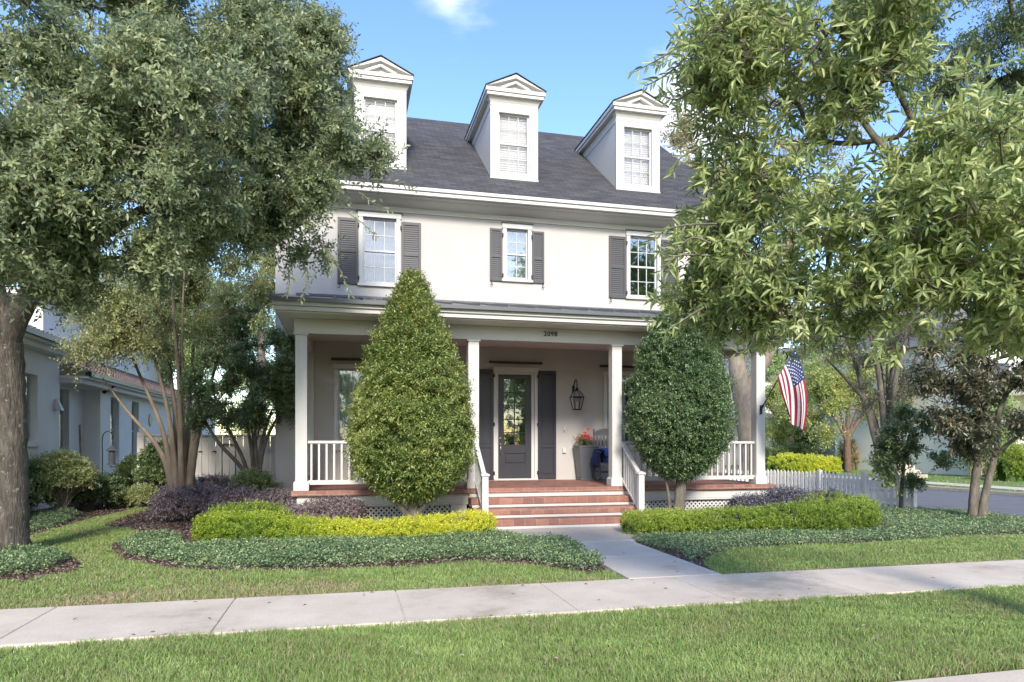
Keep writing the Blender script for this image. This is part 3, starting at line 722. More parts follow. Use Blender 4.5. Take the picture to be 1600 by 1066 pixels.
# door bell, outlet, lantern
mb = MB(); mb.box(4.92, YW - .03, 1.76, 4.97, YW - .003, 1.90, 0); mb.tube([(4.945, YW - .036, 1.79), (4.945, YW - .03, 1.79)], .016, 10, 1); mb.build('doorbell', [M['vinyl'], M['black']], house, bevel=.004)
mb = MB(); mb.box(4.90, YW - .05, 1.28, 4.98, YW - .003, 1.40); mb.build('outlet_cover', M['vinyl'], house, bevel=.004)
lx, ly = 5.17, YW - .26
mb = MB(); pts = [(lx, YW - .02, 2.72), (lx, YW - .05, 2.86), (lx - .0, YW - .12, 2.95), (lx, YW - .21, 2.96), (lx, ly - .0, 2.90), (lx, ly, 2.78)]
pp, _ = smooth_path(pts, [.011] * 6, 4); mb.tube(pp, .012, 7); mb.box(lx - .03, YW - .02, 2.62, lx + .03, YW - .003, 2.84)
mb.lathe((lx, ly, 2.70), [(.045, 0), (.05, .02), (.03, .05), (.035, .07), (.012, .09)], 10)
def lring(z, hw):
    return [(lx - hw, ly - hw, z), (lx + hw, ly - hw, z), (lx + hw, ly + hw, z), (lx - hw, ly + hw, z)]
t0, t1, t2 = lring(2.70, .05), lring(2.56, .125), lring(2.28, .075)
for i in range(4):
    mb.bar(t0[i], t1[i], .012, .012); mb.bar(t1[i], t2[i], .014, .014)
    for q in (t1, t2): mb.bar(q[i], q[(i + 1) % 4], .018, .018)
mb.box(lx - .07, ly - .07, 2.265, lx + .07, ly + .07, 2.28)
lan = mb.build('wall_lantern', M['black'], house)
g = MB()
for i in range(4): g.face([t1[i], t1[(i + 1) % 4], t2[(i + 1) % 4], t2[i]]); g.face([t0[i], t0[(i + 1) % 4], t1[(i + 1) % 4], t1[i]])
g.build('lantern_pane', M['glass_lamp'], lan)
g = MB(); g.lathe((lx, ly, 2.28), [(.03, 0), (.03, .03), (.016, .035), (.016, .16), (.004, .19)], 10); g.build('candle', M['candle'], lan, smooth=True)

# dormers
for cx, lab in ((.775, 'dormer above the tall shuttered window, beside the oak'), (3.85, 'middle dormer'), (6.96, 'dormer nearest the flag side')):
    hw = .56; x0, x1 = cx - hw, cx + hw; zb, zt = 7.60, 9.52; yb = lambda z: EY + (z - EZ) / SL
    mb = MB(); ow = .365
    wall_open(mb, x0, zb, x1, zt, [(cx - ow, 7.80, cx + ow, 9.20)], YD, .1)
    for s_, x in ((-1, x0), (1, x1)): mb.face([(x, YD, zb - .1), (x, yb(zt) + .05, zt), (x, YD, zt)])
    for s_, x in ((-1, x0), (1, x1)):  # sloping cheek trim along the eave
        xx = x + s_ * .014; mb.hexa([(min(x, xx), YD + .002, 9.30), (max(x, xx), YD + .002, 9.30), (max(x, xx), yb(9.30), 9.30), (min(x, xx), yb(9.30), 9.30), (min(x, xx), YD + .002, zt), (max(x, xx), YD + .002, zt), (max(x, xx), yb(zt), zt), (min(x, xx), yb(zt), zt)])
    mb.box(x0 - .012, YD - .03, zb, cx - ow - .002, YD - .002, 9.33); mb.box(cx + ow + .002, YD - .03, zb, x1 + .012, YD - .002, 9.33)
    mb.box(x0 - .012, YD - .036, 9.332, x1 + .012, YD - .002, zt); mb.box(x0 - .02, YD - .05, zb - .03, x1 + .02, YD - .002, zb + .085)
    mb.box(cx - ow, YD - .028, zb + .087, cx + ow, YD - .002, 7.80); mb.box(cx - ow, YD - .028, 9.20, cx + ow, YD - .002, 9.33)
    dm = mb.build('dormer', M['trim'], house, bevel=.004)
    # cornice running round both sides
    mb = MB(); ce = hw + .15; yf = 15.5
    mb.box(cx - ce, yf, 9.60, cx + ce, YD + .2, 9.685)
    mb.box(cx - ce + .03, yf + .03, 9.525, cx + ce - .03, YD + .2, 9.598)
    mb.hexa([(x0 - .015, YD - .04, 9.42), (x1 + .015, YD - .04, 9.42), (x1 + .015, YD + .1, 9.42), (x0 - .015, YD + .1, 9.42), (x0 - .07, YD - .1, 9.523), (x1 + .07, YD - .1, 9.523), (x1 + .07, YD + .1, 9.523), (x0 - .07, YD + .1, 9.523)])
    for s_ in (-1, 1):
        a, b = sorted((cx + s_ * (hw - .02), cx + s_ * ce)); y2 = yb(9.60)
        mb.hexa([(a, YD + .202, 9.60), (b, YD + .202, 9.60), (b, y2, 9.60), (a, y2, 9.60), (a, YD + .202, 9.685), (b, YD + .202, 9.685), (b, y2 + .1, 9.685), (a, y2 + .1, 9.685)])
        a, b = sorted((cx + s_ * (hw - .02), cx + s_ * (ce - .03))); mb.hexa([(a, YD + .202, 9.525), (b, YD + .202, 9.525), (b, yb(9.525), 9.525), (a, yb(9.525), 9.525), (a, YD + .202, 9.598), (b, YD + .202, 9.598), (b, yb(9.598), 9.598), (a, yb(9.598), 9.598)])
    # pediment
    ax = 10.03
    for s_ in (-1, 1):
        mb.hexa([(cx + s_ * ce, yf - .001, 9.687), (cx, yf - .001, ax - .09), (cx, yf + .25, ax - .09), (cx + s_ * ce, yf + .25, 9.687), (cx + s_ * ce, yf - .001, 9.71), (cx, yf - .001, ax), (cx, yf + .25, ax), (cx + s_ * ce, yf + .25, 9.71)] if s_ > 0 else
                [(cx, yf - .001, ax - .09), (cx - ce, yf - .001, 9.687), (cx - ce, yf + .25, 9.687), (cx, yf + .25, ax - .09), (cx, yf - .001, ax), (cx - ce, yf - .001, 9.71), (cx - ce, yf + .25, 9.71), (cx, yf + .25, ax)])
        mb.bar((cx + s_ * .33, yf + .055, 9.70), (cx, yf + .055, 9.855), .05, .085, up=(0, 1, 0))
    mb.face([(cx - ce + .05, yf + .11, 9.686), (cx + ce - .05, yf + .11, 9.686), (cx, yf + .11, ax - .03)])
    mb.build('pediment', M['trim2'], dm, bevel=.003)
    mb = MB()
    for s_ in (-1, 1):
        xo = cx + s_ * (ce + .015); mb.face([(xo, yf - .03, 9.715), (cx, yf - .03, ax + .03), (cx, yb(ax + .03), ax + .03), (xo, yb(9.715), 9.715)], 0, [(0, 0), (.8, 0), (.8, 3), (0, 3)])
        mb.face([(xo, yf - .03, 9.695), (xo, yf - .03, 9.715), (xo, yb(9.715), 9.715), (xo, yb(9.695), 9.695)], 0, [(0, 0), (0, .02), (3, .02), (3, 0)])
        mb.face([(xo, yf - .03, 9.695), (cx, yf - .03, ax + .01), (cx, yf - .03, ax + .03), (xo, yf - .03, 9.715)], 0, [(0, 0), (.8, 0), (.8, .02), (0, .02)])
    mb.build('dormer_roof', M['shingle'], dm)
    window(cx - ow, 7.80, cx + ow, 9.20, YD, 3, 2, dm, 'blind', 'glass_dormer', sill=False, cas=False, soft_y=.03, name='dormer_window', fm='sash')
    for ch in dm.children:
        if ch.name.startswith('dormer_window'):   # keep the tree two deep: its pieces belong to the dormer
            for g_ in list(ch.children): g_.parent = dm

# porch: floor, skirt, lattice
mb = MB(); mb.box(-.91, YP - .03, .565, 8.65, YW - .004, FZ)
boxuv(mb.build('porch_floor', M['brick'], house, bevel=.012))
mb = MB(); mb.box(-.82, YP + .05, .40, 8.55, YP + .09, .563); mb.box(-.82, YP + .092, .40, -.78, YW - .01, .563); mb.box(8.51, YP + .092, .40, 8.55, YW - .01, .563)
mb.box(-.84, YP + .035, .365, 8.57, YP + .11, .398)
for x0, x1 in ((-.82, -.5), (1.90, 2.2), (5.42, 5.66), (8.28, 8.55)): mb.box(x0, YP + .06, -.05, x1, YP + .30, .363)
mb.box(-.5, YP + .075, -.02, 1.9, YP + .10, .10); mb.box(5.66, YP + .075, -.02, 8.28, YP + .10, .10)
mb.build('porch_skirt', M['trim'], house, bevel=.005)
for xa, xb in ((-.5, 1.9), (5.66, 8.28)):
    mb = MB(); z0, z1 = .10, .363; n = int((xb - xa + .27) / .092)
    for i in range(-3, n + 1):
        for s_ in (0, 1):
            p = [xa + i * .092, z0]; q = [p[0] + (z1 - z0), z1]
            if s_: p, q = [p[0], z1], [q[0], z0]
            for e_, f_ in ((p, q), (q, p)):
                if e_[0] < xa: tt = (xa - e_[0]) / (f_[0] - e_[0]) if f_[0] != e_[0] else 0; e_[1] += (f_[1] - e_[1]) * tt; e_[0] = xa
                if e_[0] > xb: tt = (xb - e_[0]) / (f_[0] - e_[0]); e_[1] += (f_[1] - e_[1]) * tt; e_[0] = xb
            if abs(p[0] - q[0]) < .02 or p[0] > xb or q[0] < xa: continue
            mb.bar((p[0], YP + .115 + .007 * s_, p[1]), (q[0], YP + .115 + .007 * s_, q[1]), .006, .03, up=(0, 0, 1))
    mb.build('lattice', M['trim2'], house)
mb = MB(); mb.face([(-.7, YP + .5, -.02), (8.4, YP + .5, -.02), (8.4, YP + .5, .56), (-.7, YP + .5, .56)]); mb.build('crawlspace_shade_sheet', M['voidshade'], house)  # added dark sheet: shade under the porch floor put in as colour
# steps
mb = MB(); wh = MB()
for i in range(3):
    zt = .165 * (3 - i); yf = 12.3 - .3 * i
    yb_ = YP + .3 if i == 0 else yf + .32
    mb.box(2.22, yf, zt - .118, 5.40, yb_, zt); wh.box(2.24, yf + .015, zt - .165 if i < 2 else -.05, 5.38, yb_ if i == 0 else yf + .299, zt - .120)
wh.box(2.24, YP - .012, .497, 5.38, YP + .2, .563)
st = boxuv(mb.build('steps', M['brick'], house, bevel=.012)); wh.build('riser_base', M['trim'], st)

# columns, beam, ceiling, porch roof
for x in (-.74, 2.32, 5.155, 8.31):
    mb = MB(); mb.box(x - .1, YP, FZ + .17, x + .1, YP + .2, 3.42); mb.box(x - .13, YP - .03, FZ + .002, x + .13, YP + .23, FZ + .15)
    mb.hexa([(x - .13, YP - .03, FZ + .15), (x + .13, YP - .03, FZ + .15), (x + .13, YP + .23, FZ + .15), (x - .13, YP + .23, FZ + .15), (x - .102, YP - .002, FZ + .175), (x + .102, YP - .002, FZ + .175), (x + .102, YP + .202, FZ + .175), (x - .102, YP + .202, FZ + .175)])
    mb.box(x - .125, YP - .025, 3.385, x + .125, YP + .225, 3.419)
    mb.build('column', M['trim2'], house, bevel=.006)
for x in (-.74, 8.31):
    mb = MB(); mb.box(x - .1, YW - .07, FZ + .002, x + .1, YW - .002, 3.42); mb.build('pilaster', M['trim2'], house, bevel=.005)
mb = MB(); mb.box(-.86, YP, 3.42, 8.43, YP + .2, 3.68); mb.box(-.86, YP + .202, 3.42, -.66, YW - .004, 3.68); mb.box(8.23, YP + .202, 3.42, 8.43, YW - .004, 3.68)
mb.build('beam', M['trim2'], house, bevel=.006)
mb = MB(); mb.box(-1.10, 12.06, 3.683, 8.75, YW - .004, 3.70); mb.build('porch_ceiling', M['ceiling'], house)
mb = MB(); mb.box(-1.13, 12.0, 3.70, 8.78, 12.055, 3.775); mb.box(-1.16, 11.96, 3.777, 8.81, 12.055, 3.862)
for x0, x1 in ((-1.13, -1.08), (8.73, 8.78)): mb.hexa([(x0, 12.057, 3.70), (x1, 12.057, 3.70), (x1, YW - .004, 3.70), (x0, YW - .004, 3.70), (x0, 12.057, 3.86), (x1, 12.057, 3.86), (x1, YW - .004, 4.55), (x0, YW - .004, 4.55)])
mb.build('porch_cornice', M['trim'], house, bevel=.006)
mb = MB(); za, zb_ = 3.868, 4.60
mb.hexa([(-1.20, 11.90, za), (8.86, 11.90, za), (8.86, YW - .002, zb_), (-1.20, YW - .002, zb_), (-1.20, 11.90, za + .03), (8.86, 11.90, za + .03), (8.86, YW - .002, zb_ + .03), (-1.20, YW - .002, zb_ + .03)])
mb.box(-1.21, 11.885, za - .03, 8.87, 11.898, za + .035)
x = -1.19
while x < 8.86:
    mb.hexa([(x, 11.90, za + .032), (x + .018, 11.90, za + .032), (x + .018, YW - .01, zb_ + .032), (x, YW - .01, zb_ + .032), (x, 11.90, za + .068), (x + .018, 11.90, za + .068), (x + .018, YW - .01, zb_ + .068), (x, YW - .01, zb_ + .068)]); x += .5
mb.box(-1.0, YW - .03, zb_ + .034, 8.7, YW - .003, zb_ + .085)
mb.build('porch_roof', M['metalroof'], house)
# house number
tx = D.curves.new('house_number', 'FONT'); tx.body = '2098'; tx.size = .125; tx.extrude = .006; tx.align_x = 'CENTER'; tx.space_character = 1.12; tx.offset = .002
tmp = D.objects.new('tmp', tx); COL.objects.link(tmp); bpy.context.view_layer.update()
tme = D.meshes.new_from_object(tmp.evaluated_get(bpy.context.evaluated_depsgraph_get())); D.objects.remove(tmp); tme.materials.clear(); tme.materials.append(M['black'])
to = D.objects.new('house_number', tme); COL.objects.link(to); to.parent = house
to.location = Vector((3.80, YP - .008, 3.535)) - house.location; to.rotation_euler = (R(90), 0, 0)

# railings
def railing(a, b, zt=1.54, zbot=.76, n=None, spacing=.125):
    a = Vector(a); b = Vector(b); L_ = (b - a).length; n = n or int(L_ / spacing); d = (b - a) / L_
    mb = MB(); up = Vector((0, 0, 1))
    mb.bar((a.x, a.y, zt - .025), (b.x, b.y, zt - .025), .07, .05); mb.bar((a.x, a.y, zbot + .04), (b.x, b.y, zbot + .04), .05, .08)
    r = mb.build('railing', M['trim2'], house, bevel=.006)
    for i in range(n):
        p = a + (b - a) * ((i + .5) / n); m_ = MB(); m_.box(p.x - .017, p.y - .017, zbot + .082, p.x + .017, p.y + .017, zt - .052); m_.build('baluster', M['trim2'], r)
ry = YP + .10
railing((-.638, ry, 0), (2.218, ry, 0)); railing((5.257, ry, 0), (8.208, ry, 0)); railing((-.74, YP + .202, 0), (-.74, YW - .072, 0)); railing((8.31, YP + .202, 0), (8.31, YW - .072, 0))
for x in (2.36, 5.27):
    ny = 11.76; mb = MB(); top = (x, YP + .02, 1.55); bot = (x, ny + .05, .955)
    mb.hexa([(x - .04, bot[1], bot[2] - .06), (x + .04, bot[1], bot[2] - .06), (x + .04, YP - .002, 1.47), (x - .04, YP - .002, 1.47), (x - .04, bot[1], bot[2]), (x + .04, bot[1], bot[2]), (x + .04, YP - .002, 1.53), (x - .04, YP - .002, 1.53)])
    k = (1.50 - (bot[2] - .03)) / (YP - bot[1])
    zl0, zl1 = .30, .80
    mb.hexa([(x - .025, bot[1], zl0 - .05), (x + .025, bot[1], zl0 - .05), (x + .025, YP - .032, zl1 - .05), (x - .025, YP - .032, zl1 - .05), (x - .025, bot[1], zl0), (x + .025, bot[1], zl0), (x + .025, YP - .032, zl1), (x - .025, YP - .032, zl1)])
    hr = mb.build('handrail', M['trim2'], house, bevel=.005)
    for i in range(7):
        yy = bot[1] + (YP - .03 - bot[1]) * (i + .6) / 7.2; m_ = MB(); f_ = (yy - bot[1]) / (YP - bot[1])
        m_.box(x - .016, yy - .016, zl0 + (zl1 - zl0) * f_ - .002, x + .016, yy + .016, (bot[2] - .06) + .58 * f_); m_.build('baluster', M['trim2'], hr)
    m_ = MB(); m_.box(x - .055, ny - .055, .166, x + .055, ny + .049, .925); m_.box(x - .075, ny - .075, .926, x + .075, ny + .075, .955)
    m_.hexa([(x - .075, ny - .075, .955), (x + .075, ny - .075, .955), (x + .075, ny + .075, .955), (x - .075, ny + .075, .955), (x - .02, ny - .02, .985), (x + .02, ny - .02, .985), (x + .02, ny + .02, .985), (x - .02, ny + .02, .985)])
    m_.build('newel', M['trim2'], hr, bevel=.004)

# ------------------------------------------------------------------ things on the porch
pl = empty('planter', (5.36, 14.98, FZ), 'tall square tapered grey planter with coral flowers beside the rocking chair', 'planter')
mb = MB(); cx, cy = 5.36, 14.98
def frus(z0, w0, z1, w1): mb.hexa([(cx - w0, cy - w0, z0), (cx + w0, cy - w0, z0), (cx + w0, cy + w0, z0), (cx - w0, cy + w0, z0), (cx - w1, cy - w1, z1), (cx + w1, cy - w1, z1), (cx + w1, cy + w1, z1), (cx - w1, cy + w1, z1)])
frus(FZ + .002, .175, FZ + .05, .175); frus(FZ + .05, .155, FZ + .75, .225); frus(FZ + .752, .24, FZ + .79, .24); mb.build('pot', M['pot'], pl, bevel=.01)
T = np.array((cx, cy, FZ + .80)) + rng.normal(size=(26, 3)) * (.08, .08, .02); C = np.array((cx, cy, FZ + .55))
P, LD, N, Ls, Ws, V, tw = sprays(T, C, .2, 5, 7, .05, .02, 1.6, .8, .05)
leaves('foliage', P, LD, N, Ls, Ws, V, 'fold', L['dark'], pl)
T = np.array((cx, cy, FZ + .95)) + rng.normal(size=(36, 3)) * (.085, .07, .06)
P, LD, N, Ls, Ws, V, tw = sprays(T, C, .05, 5, 8, .035, .025, .6, .6, 0)
leaves('blossom', P, LD, N, Ls, Ws, V, 'fold', L['petal'], pl)

def rocking_chair(loc, rz, label, throw=True):
    e = empty('rocking_chair', loc, label, 'rocking chair', 'rocking chairs on the porch'); e.rotation_euler = (0, 0, rz)
    WLOC[e.name] = Vector((0, 0, 0))
    m = M['chair']
    mb = MB(); mb.box(-.27, -.26, .40, .27, .25, .43); mb.build('seat', m, e, bevel=.01)
    for s_ in (-1, 1):
        mb = MB(); pts = [(s_ * .27, -.42 + .88 * t, .03 + .28 * (t - .5) ** 2) for t in np.linspace(0, 1, 12)]
        mb.tube(pts, .02, 6); mb.build('rocker', m, e)
        mb = MB(); mb.bar((s_ * .27, -.24, .05), (s_ * .27, -.25, .64), .04, .04); mb.build('leg', m, e, bevel=.006)
        mb = MB(); mb.bar((s_ * .27, .24, .05), (s_ * .27, .36, 1.17), .04, .04); mb.build('leg', m, e, bevel=.006)
        mb = MB(); mb.hexa([(s_ * .27 - .05, -.32, .64), (s_ * .27 + .05, -.32, .64), (s_ * .27 + .035, .29, .66), (s_ * .27 - .035, .29, .66), (s_ * .27 - .05, -.32, .665), (s_ * .27 + .05, -.32, .665), (s_ * .27 + .035, .29, .685), (s_ * .27 - .035, .29, .685)]); mb.build('armrest', m, e, bevel=.008)
    mb = MB()
    for i in range(6):
        x = -.2 + .08 * i; mb.bar((x, .265, .50), (x, .345, 1.06), .045, .014, up=(0, 1, 0))
    n = 10; vs = []; fs = []
    for i in range(n + 1):
        x = -.25 + .5 * i / n; z = 1.11 + .07 * math.sin(math.pi * i / n); vs += [(x, .335, 1.02), (x, .365, 1.02), (x, .345, z), (x, .375, z)]
    for i in range(n):
        a = 4 * i; fs += [(a, a + 4, a + 6, a + 2), (a + 1, a + 3, a + 7, a + 5), (a + 2, a + 6, a + 7, a + 3), (a, a + 1, a + 5, a + 4)]
    mb.mesh(vs, fs); mb.bar((-.25, .265, .52), (.25, .265, .52), .02, .05, up=(0, 0, 1)); mb.build('backrest', m, e)
    for zz, yy in ((.2, -.245), (.2, .255)):
        mb = MB(); mb.bar((-.27, yy, zz), (.27, yy, zz), .025, .025); mb.build('stretcher', m, e)
    return e
c1 = rocking_chair((5.74, 14.5, FZ), R(-8), 'dark grey rocking chair with a blue cushion beside the grey planter')
mb = MB(); mb.box(5.52, 14.27, FZ + .435, 5.96, 14.70, FZ + .52); mb.box(5.52, 14.62, FZ + .525, 5.96, 14.72, FZ + .74)
tag(mb.build('seat_cushion', M['blue'], None, bevel=.03), 'bright blue seat cushion on the rocking chair', 'cushion')
vs = []; fs = []; n, k = 16, 22
path = [(5.70, 14.2, FZ + .36)] ; mb = MB()
for i in range(n + 1):
    for j in range(k + 1):
        s_ = j / k; a = math.pi * s_; yy = 14.18 + .42 * i / n
        # drapes over the armrest, longer on the outside
        ln = .36 if s_ < .5 else .20; x = 5.465 + .072 * (-math.cos(a)) - (.02 + .02 * math.sin(i * 1.3)) * (s_ < .3)
        drop = max(0, abs(s_ - .5) * 2 - .25) / .75 * ln
        vs.append((x + .012 * math.sin(i * 1.7 + j), yy + .01 * math.sin(j * 1.1), FZ + .70 - drop * (1 + .12 * math.sin(i * 1.1)) + .012 * math.sin(i * 2.1)))
for i in range(n):
    for j in range(k): a = i * (k + 1) + j; fs.append((a, a + 1, a + k + 2, a + k + 1))
mb.mesh(vs, fs); th = mb.build('throw_blanket', M['blue2'], None, smooth=True); so_ = th.modifiers.new('s', 'SOLIDIFY'); so_.thickness = .015
tag(th, 'dark blue throw blanket draped over the rocking chair arm', 'blanket')
rocking_chair((.46, 14.45, FZ), R(12), 'grey rocking chair behind the railing, half hidden by the cone-shaped tree')

# flag
fl = empty('flag', (8.31, YP, 2.2), 'flag with red and white stripes and a starry blue corner on an angled pole', 'flag')
Bp = np.array((8.30, YP - .02, 2.20)); Tp = W(1244, 543, 13.05); dp = (Tp - Bp) / np.linalg.norm(Tp - Bp)
mb = MB(); mb.tube([Bp, Tp], .0125, 8); mb.lathe(Tp - np.array((0, 0, .02)), [(.005, 0), (.022, .012), (.022, .03), (.004, .045)], 8); mb.build('pole', M['gutter'], fl, smooth=True)
mb = MB(); mb.box(8.28, YP - .02, 2.10, 8.33, YP - .001, 2.28); mb.tube([Bp - dp * .0, Bp + dp * .12], .022, 8); mb.build('bracket', M['black'], fl)
A0 = np.array(Tp - dp * .04); A1 = W(1214, 591, 13.05); cF = 13.05
bt0 = W(1262, 640, cF); end0 = W(1259, 673, cF); end1 = W(1226, 650, cF)
NU, NV = 40, 39
def flagp(u, v):
    h = A0 * (1 - v) + A1 * v
    top = np.array(A0) * (1 - u) ** 2 + W(1272, 600, cF) * 2 * u * (1 - u) + W(1258, 672, cF) * u ** 2
    bo = np.array(A1) * (1 - u) ** 2 + W(1222, 618, cF) * 2 * u * (1 - u) + W(1229, 650, cF) * u ** 2
    p = top * (1 - v) + bo * v
    p[2] -= .05 * u * math.sin(math.pi * v)
    fold = .085 * u ** .6 * math.sin(v * 11 + 1.2 * u + .6) + .03 * math.sin(5 * u + 6 * v)
    return p + np.array((SN, CS, 0)) * fold + np.array((CS, -SN, 0)) * .035 * u * math.cos(v * 11 + 1.2 * u)
vs = [flagp(i / NU, j / NV) for i in range(NU + 1) for j in range(NV + 1)]; mb = MB(); k0 = 0; mb.v = [tuple(v) for v in vs]
for i in range(NU):
    for j in range(NV):
        a = i * (NV + 1) + j; mi = 2 if (i < NU * .4 and j < 21) else (0 if (j // 3) % 2 == 0 else 1)
        mb.f.append((a, a + 1, a + NV + 2, a + NV + 1)); mb.m.append(mi); mb.uv.append(None)
fc = mb.build('cloth', [M['red'], M['white'], M['canton']], fl, smooth=True)
mb = MB()
for r_ in range(9):
    for c_ in range(6 if r_ % 2 == 0 else 5):
        u = .4 * (c_ + (.5 if r_ % 2 == 0 else 1)) / 6 * .98 + .004; v = (r_ + .75) / 9.6 * 21 / 39
        p = flagp(u, v); du = norm(flagp(u + .01, v) - p); dv = flagp(u, v + .01) - p; dv = norm(dv - du * (dv @ du)); nrm = norm(np.cross(du, dv)); 
        if nrm @ np.array((SN, CS, 0)) > 0: nrm = -nrm
        for sg in (1,):
            vs = [p + nrm * .004 * sg]
            for q in range(10):
                rr = .018 if q % 2 == 0 else .008; a = q * math.pi / 5; vs.append(p + nrm * .004 * sg + (du * math.cos(a) + dv * math.sin(a)) * rr)
            mb.mesh(vs, [(0, 1 + q, 1 + (q + 1) % 10) for q in range(10)])
mb.build('star_pattern', M['white'], fc)

# ------------------------------------------------------------------ fences
pf = empty('picket_fence', (11.4, 14, 0), 'white picket fence from the porch corner towards the side street', 'fence')
fp = [np.array(p) for p in ((8.9, 17.35), (11.15, 17.1), (11.55, 15.0), (11.75, 13.7), (12.4, 12.95))]
for i in range(len(fp) - 1):
    a, b = fp[i], fp[i + 1]; L_ = np.linalg.norm(b - a); d = (b - a) / L_; nrm = np.array((d[1], -d[0]))
    for z in (.22, .62):
        mb = MB(); q = nrm * .03; mb.bar((*(a - q), z), (*(b - q), z), .035, .08); mb.build('rail', M['picket'], pf)
    n = int(L_ / .115)
    for k in range(n):
        p = a + d * L_ * (k + .5) / n; z1 = .80 + rng.uniform(-.006, .006); w_ = .038; mb = MB()
        l, r = p - d * w_, p + d * w_; t = nrm * .018
        out5 = [(l, -.0), (r, -.0), (r, z1 - .05), (p, z1), (l, z1 - .05)]
        vs = [(*q_, z) for q_, z in out5] + [(*(q_ + t), z) for q_, z in out5]
        mb.mesh(vs, [(0, 1, 2, 3, 4), (9, 8, 7, 6, 5)] + [((j + 1) % 5, j, j + 5, (j + 1) % 5 + 5) for j in range(5)]); mb.build('picket', M['picket'], pf)
    mb = MB(); mb.box(b[0] - .05, b[1] - .05, -.03, b[0] + .05, b[1] + .05, .84); mb.build('post', M['picket'], pf, bevel=.006)
def scroll(name, c, ax, parent, s=.16):
    mb = MB(); c = np.array(c); ax = norm(np.array(ax, float))
    mb.bar(c - ax * s, c + ax * s, .012, .02)
    for sg in (-1, 1):
        pts = [c + ax * sg * s * t + np.array((0, 0, .035 * math.sin(t * math.pi * 1.0))) for t in np.linspace(0, 1, 8)]; mb.tube(pts, .006, 5)
        pts = [c + ax * sg * s * t - np.array((0, 0, .035 * math.sin(t * math.pi * 1.0))) for t in np.linspace(0, 1, 8)]; mb.tube(pts, .006, 5)
    mb.build(name, M['black'], parent)
scroll('hinge', W(1298, 749, 17.35), (.2, -1, 0), pf, .17); scroll('latch', W(1233, 750, 18.55), (.2, -1, 0), pf, .1)

bf = empty('board_fence', (-3, 18.95, 0), 'beige vertical board fence with gate between the two houses', 'fence')
mb = MB(); x = -5.0; zt = 1.69
mb.box(-5.02, 18.88, 0, -4.86, 19.04, 1.78); mb.build('post', M['gatewood'], bf, bevel=.008)
x = -4.85; k = 0
while x < -1.45:
    mb = MB(); yy = 18.93 + (.0 if k % 2 else .012); mb.box(x, yy, 0, x + .155, yy + .02, zt + (0 if k % 2 else .0)); mb.build('board', M['gatewood'], bf, bevel=.003); x += .165; k += 1
mb = MB(); mb.box(-4.86, 18.87, zt + .002, -1.43, 19.0, zt + .04); mb.box(-4.86, 18.955, .3, -1.43, 18.99, .4); mb.box(-4.86, 18.955, 1.25, -1.43, 18.99, 1.35); mb.build('rail', M['gatewood'], bf, bevel=.004)
mb = MB()
for xx in (-3.06, -2.74): mb.box(xx, 18.90, 0, xx + .018, 18.929, zt)
for zz in (.62, 1.28):
    for xx in np.arange(-4.6, -3.2, .33): mb.box(xx, 18.905, zz, xx + .09, 18.929, zz + .03)
mb.build('gate_hardware', M['shutter'], bf)
scroll('hinge', (-2.86, 18.89, 1.47), (1, 0, 0), bf, .19)

# ------------------------------------------------------------------ neighbour's house
nb = empty('neighbour_house', (-8, 20, 0), 'pale blue-grey stucco house with clay tile roofs behind the crape myrtle', 'house')
XA, XB, XC = -6.8, -7.23, -6.8
mb = MB()
def xwall(x, y0, z0, y1, z1, ops):   # wall facing +X
    ys = sorted({y0, y1, *[o[0] for o in ops], *[o[2] for o in ops]}); zs = sorted({z0, z1, *[o[1] for o in ops], *[o[3] for o in ops]})
    for i in range(len(ys) - 1):
        for j in range(len(zs) - 1):
            cy, cz = (ys[i] + ys[i + 1]) / 2, (zs[j] + zs[j + 1]) / 2
            if any(o[0] < cy < o[2] and o[1] < cz < o[3] for o in ops): continue
            mb.face([(x, ys[i], zs[j]), (x, ys[i + 1], zs[j]), (x, ys[i + 1], zs[j + 1]), (x, ys[i], zs[j + 1])])
    for a, b, c, d in ops:
        for p, q in (((a, b), (a, d)), ((a, d), (c, d)), ((c, d), (c, b)), ((c, b), (a, b))):
            mb.face([(x, p[0], p[1]), (x - .22, p[0], p[1]), (x - .22, q[0], q[1]), (x, q[0], q[1])])
xwall(XA, 8, -.1, 19.1, 3.85, [(17.15, 1.55, 17.85, 3.05)])
mb.face([(XA, 19.1, -.1), (XB, 19.1, -.1), (XB, 19.1, 3.85), (XA, 19.1, 3.85)]); mb.face([(-11, 8, -.1), (XA, 8, -.1), (XA, 8, 3.85), (-11, 8, 3.85)])
xwall(XB, 19.1, -.1, 22, 3.3, [(20.0, .95, 20.95, 2.95)])
mb.face([(XB, 22, -.1), (XC, 22, -.1), (XC, 22, 3.3), (XB, 22, 3.3)])
xwall(XC, 22, -.1, 40, 3.3, [(22.9, .95, 23.7, 2.9), (25.0, .95, 25.8, 2.9)])
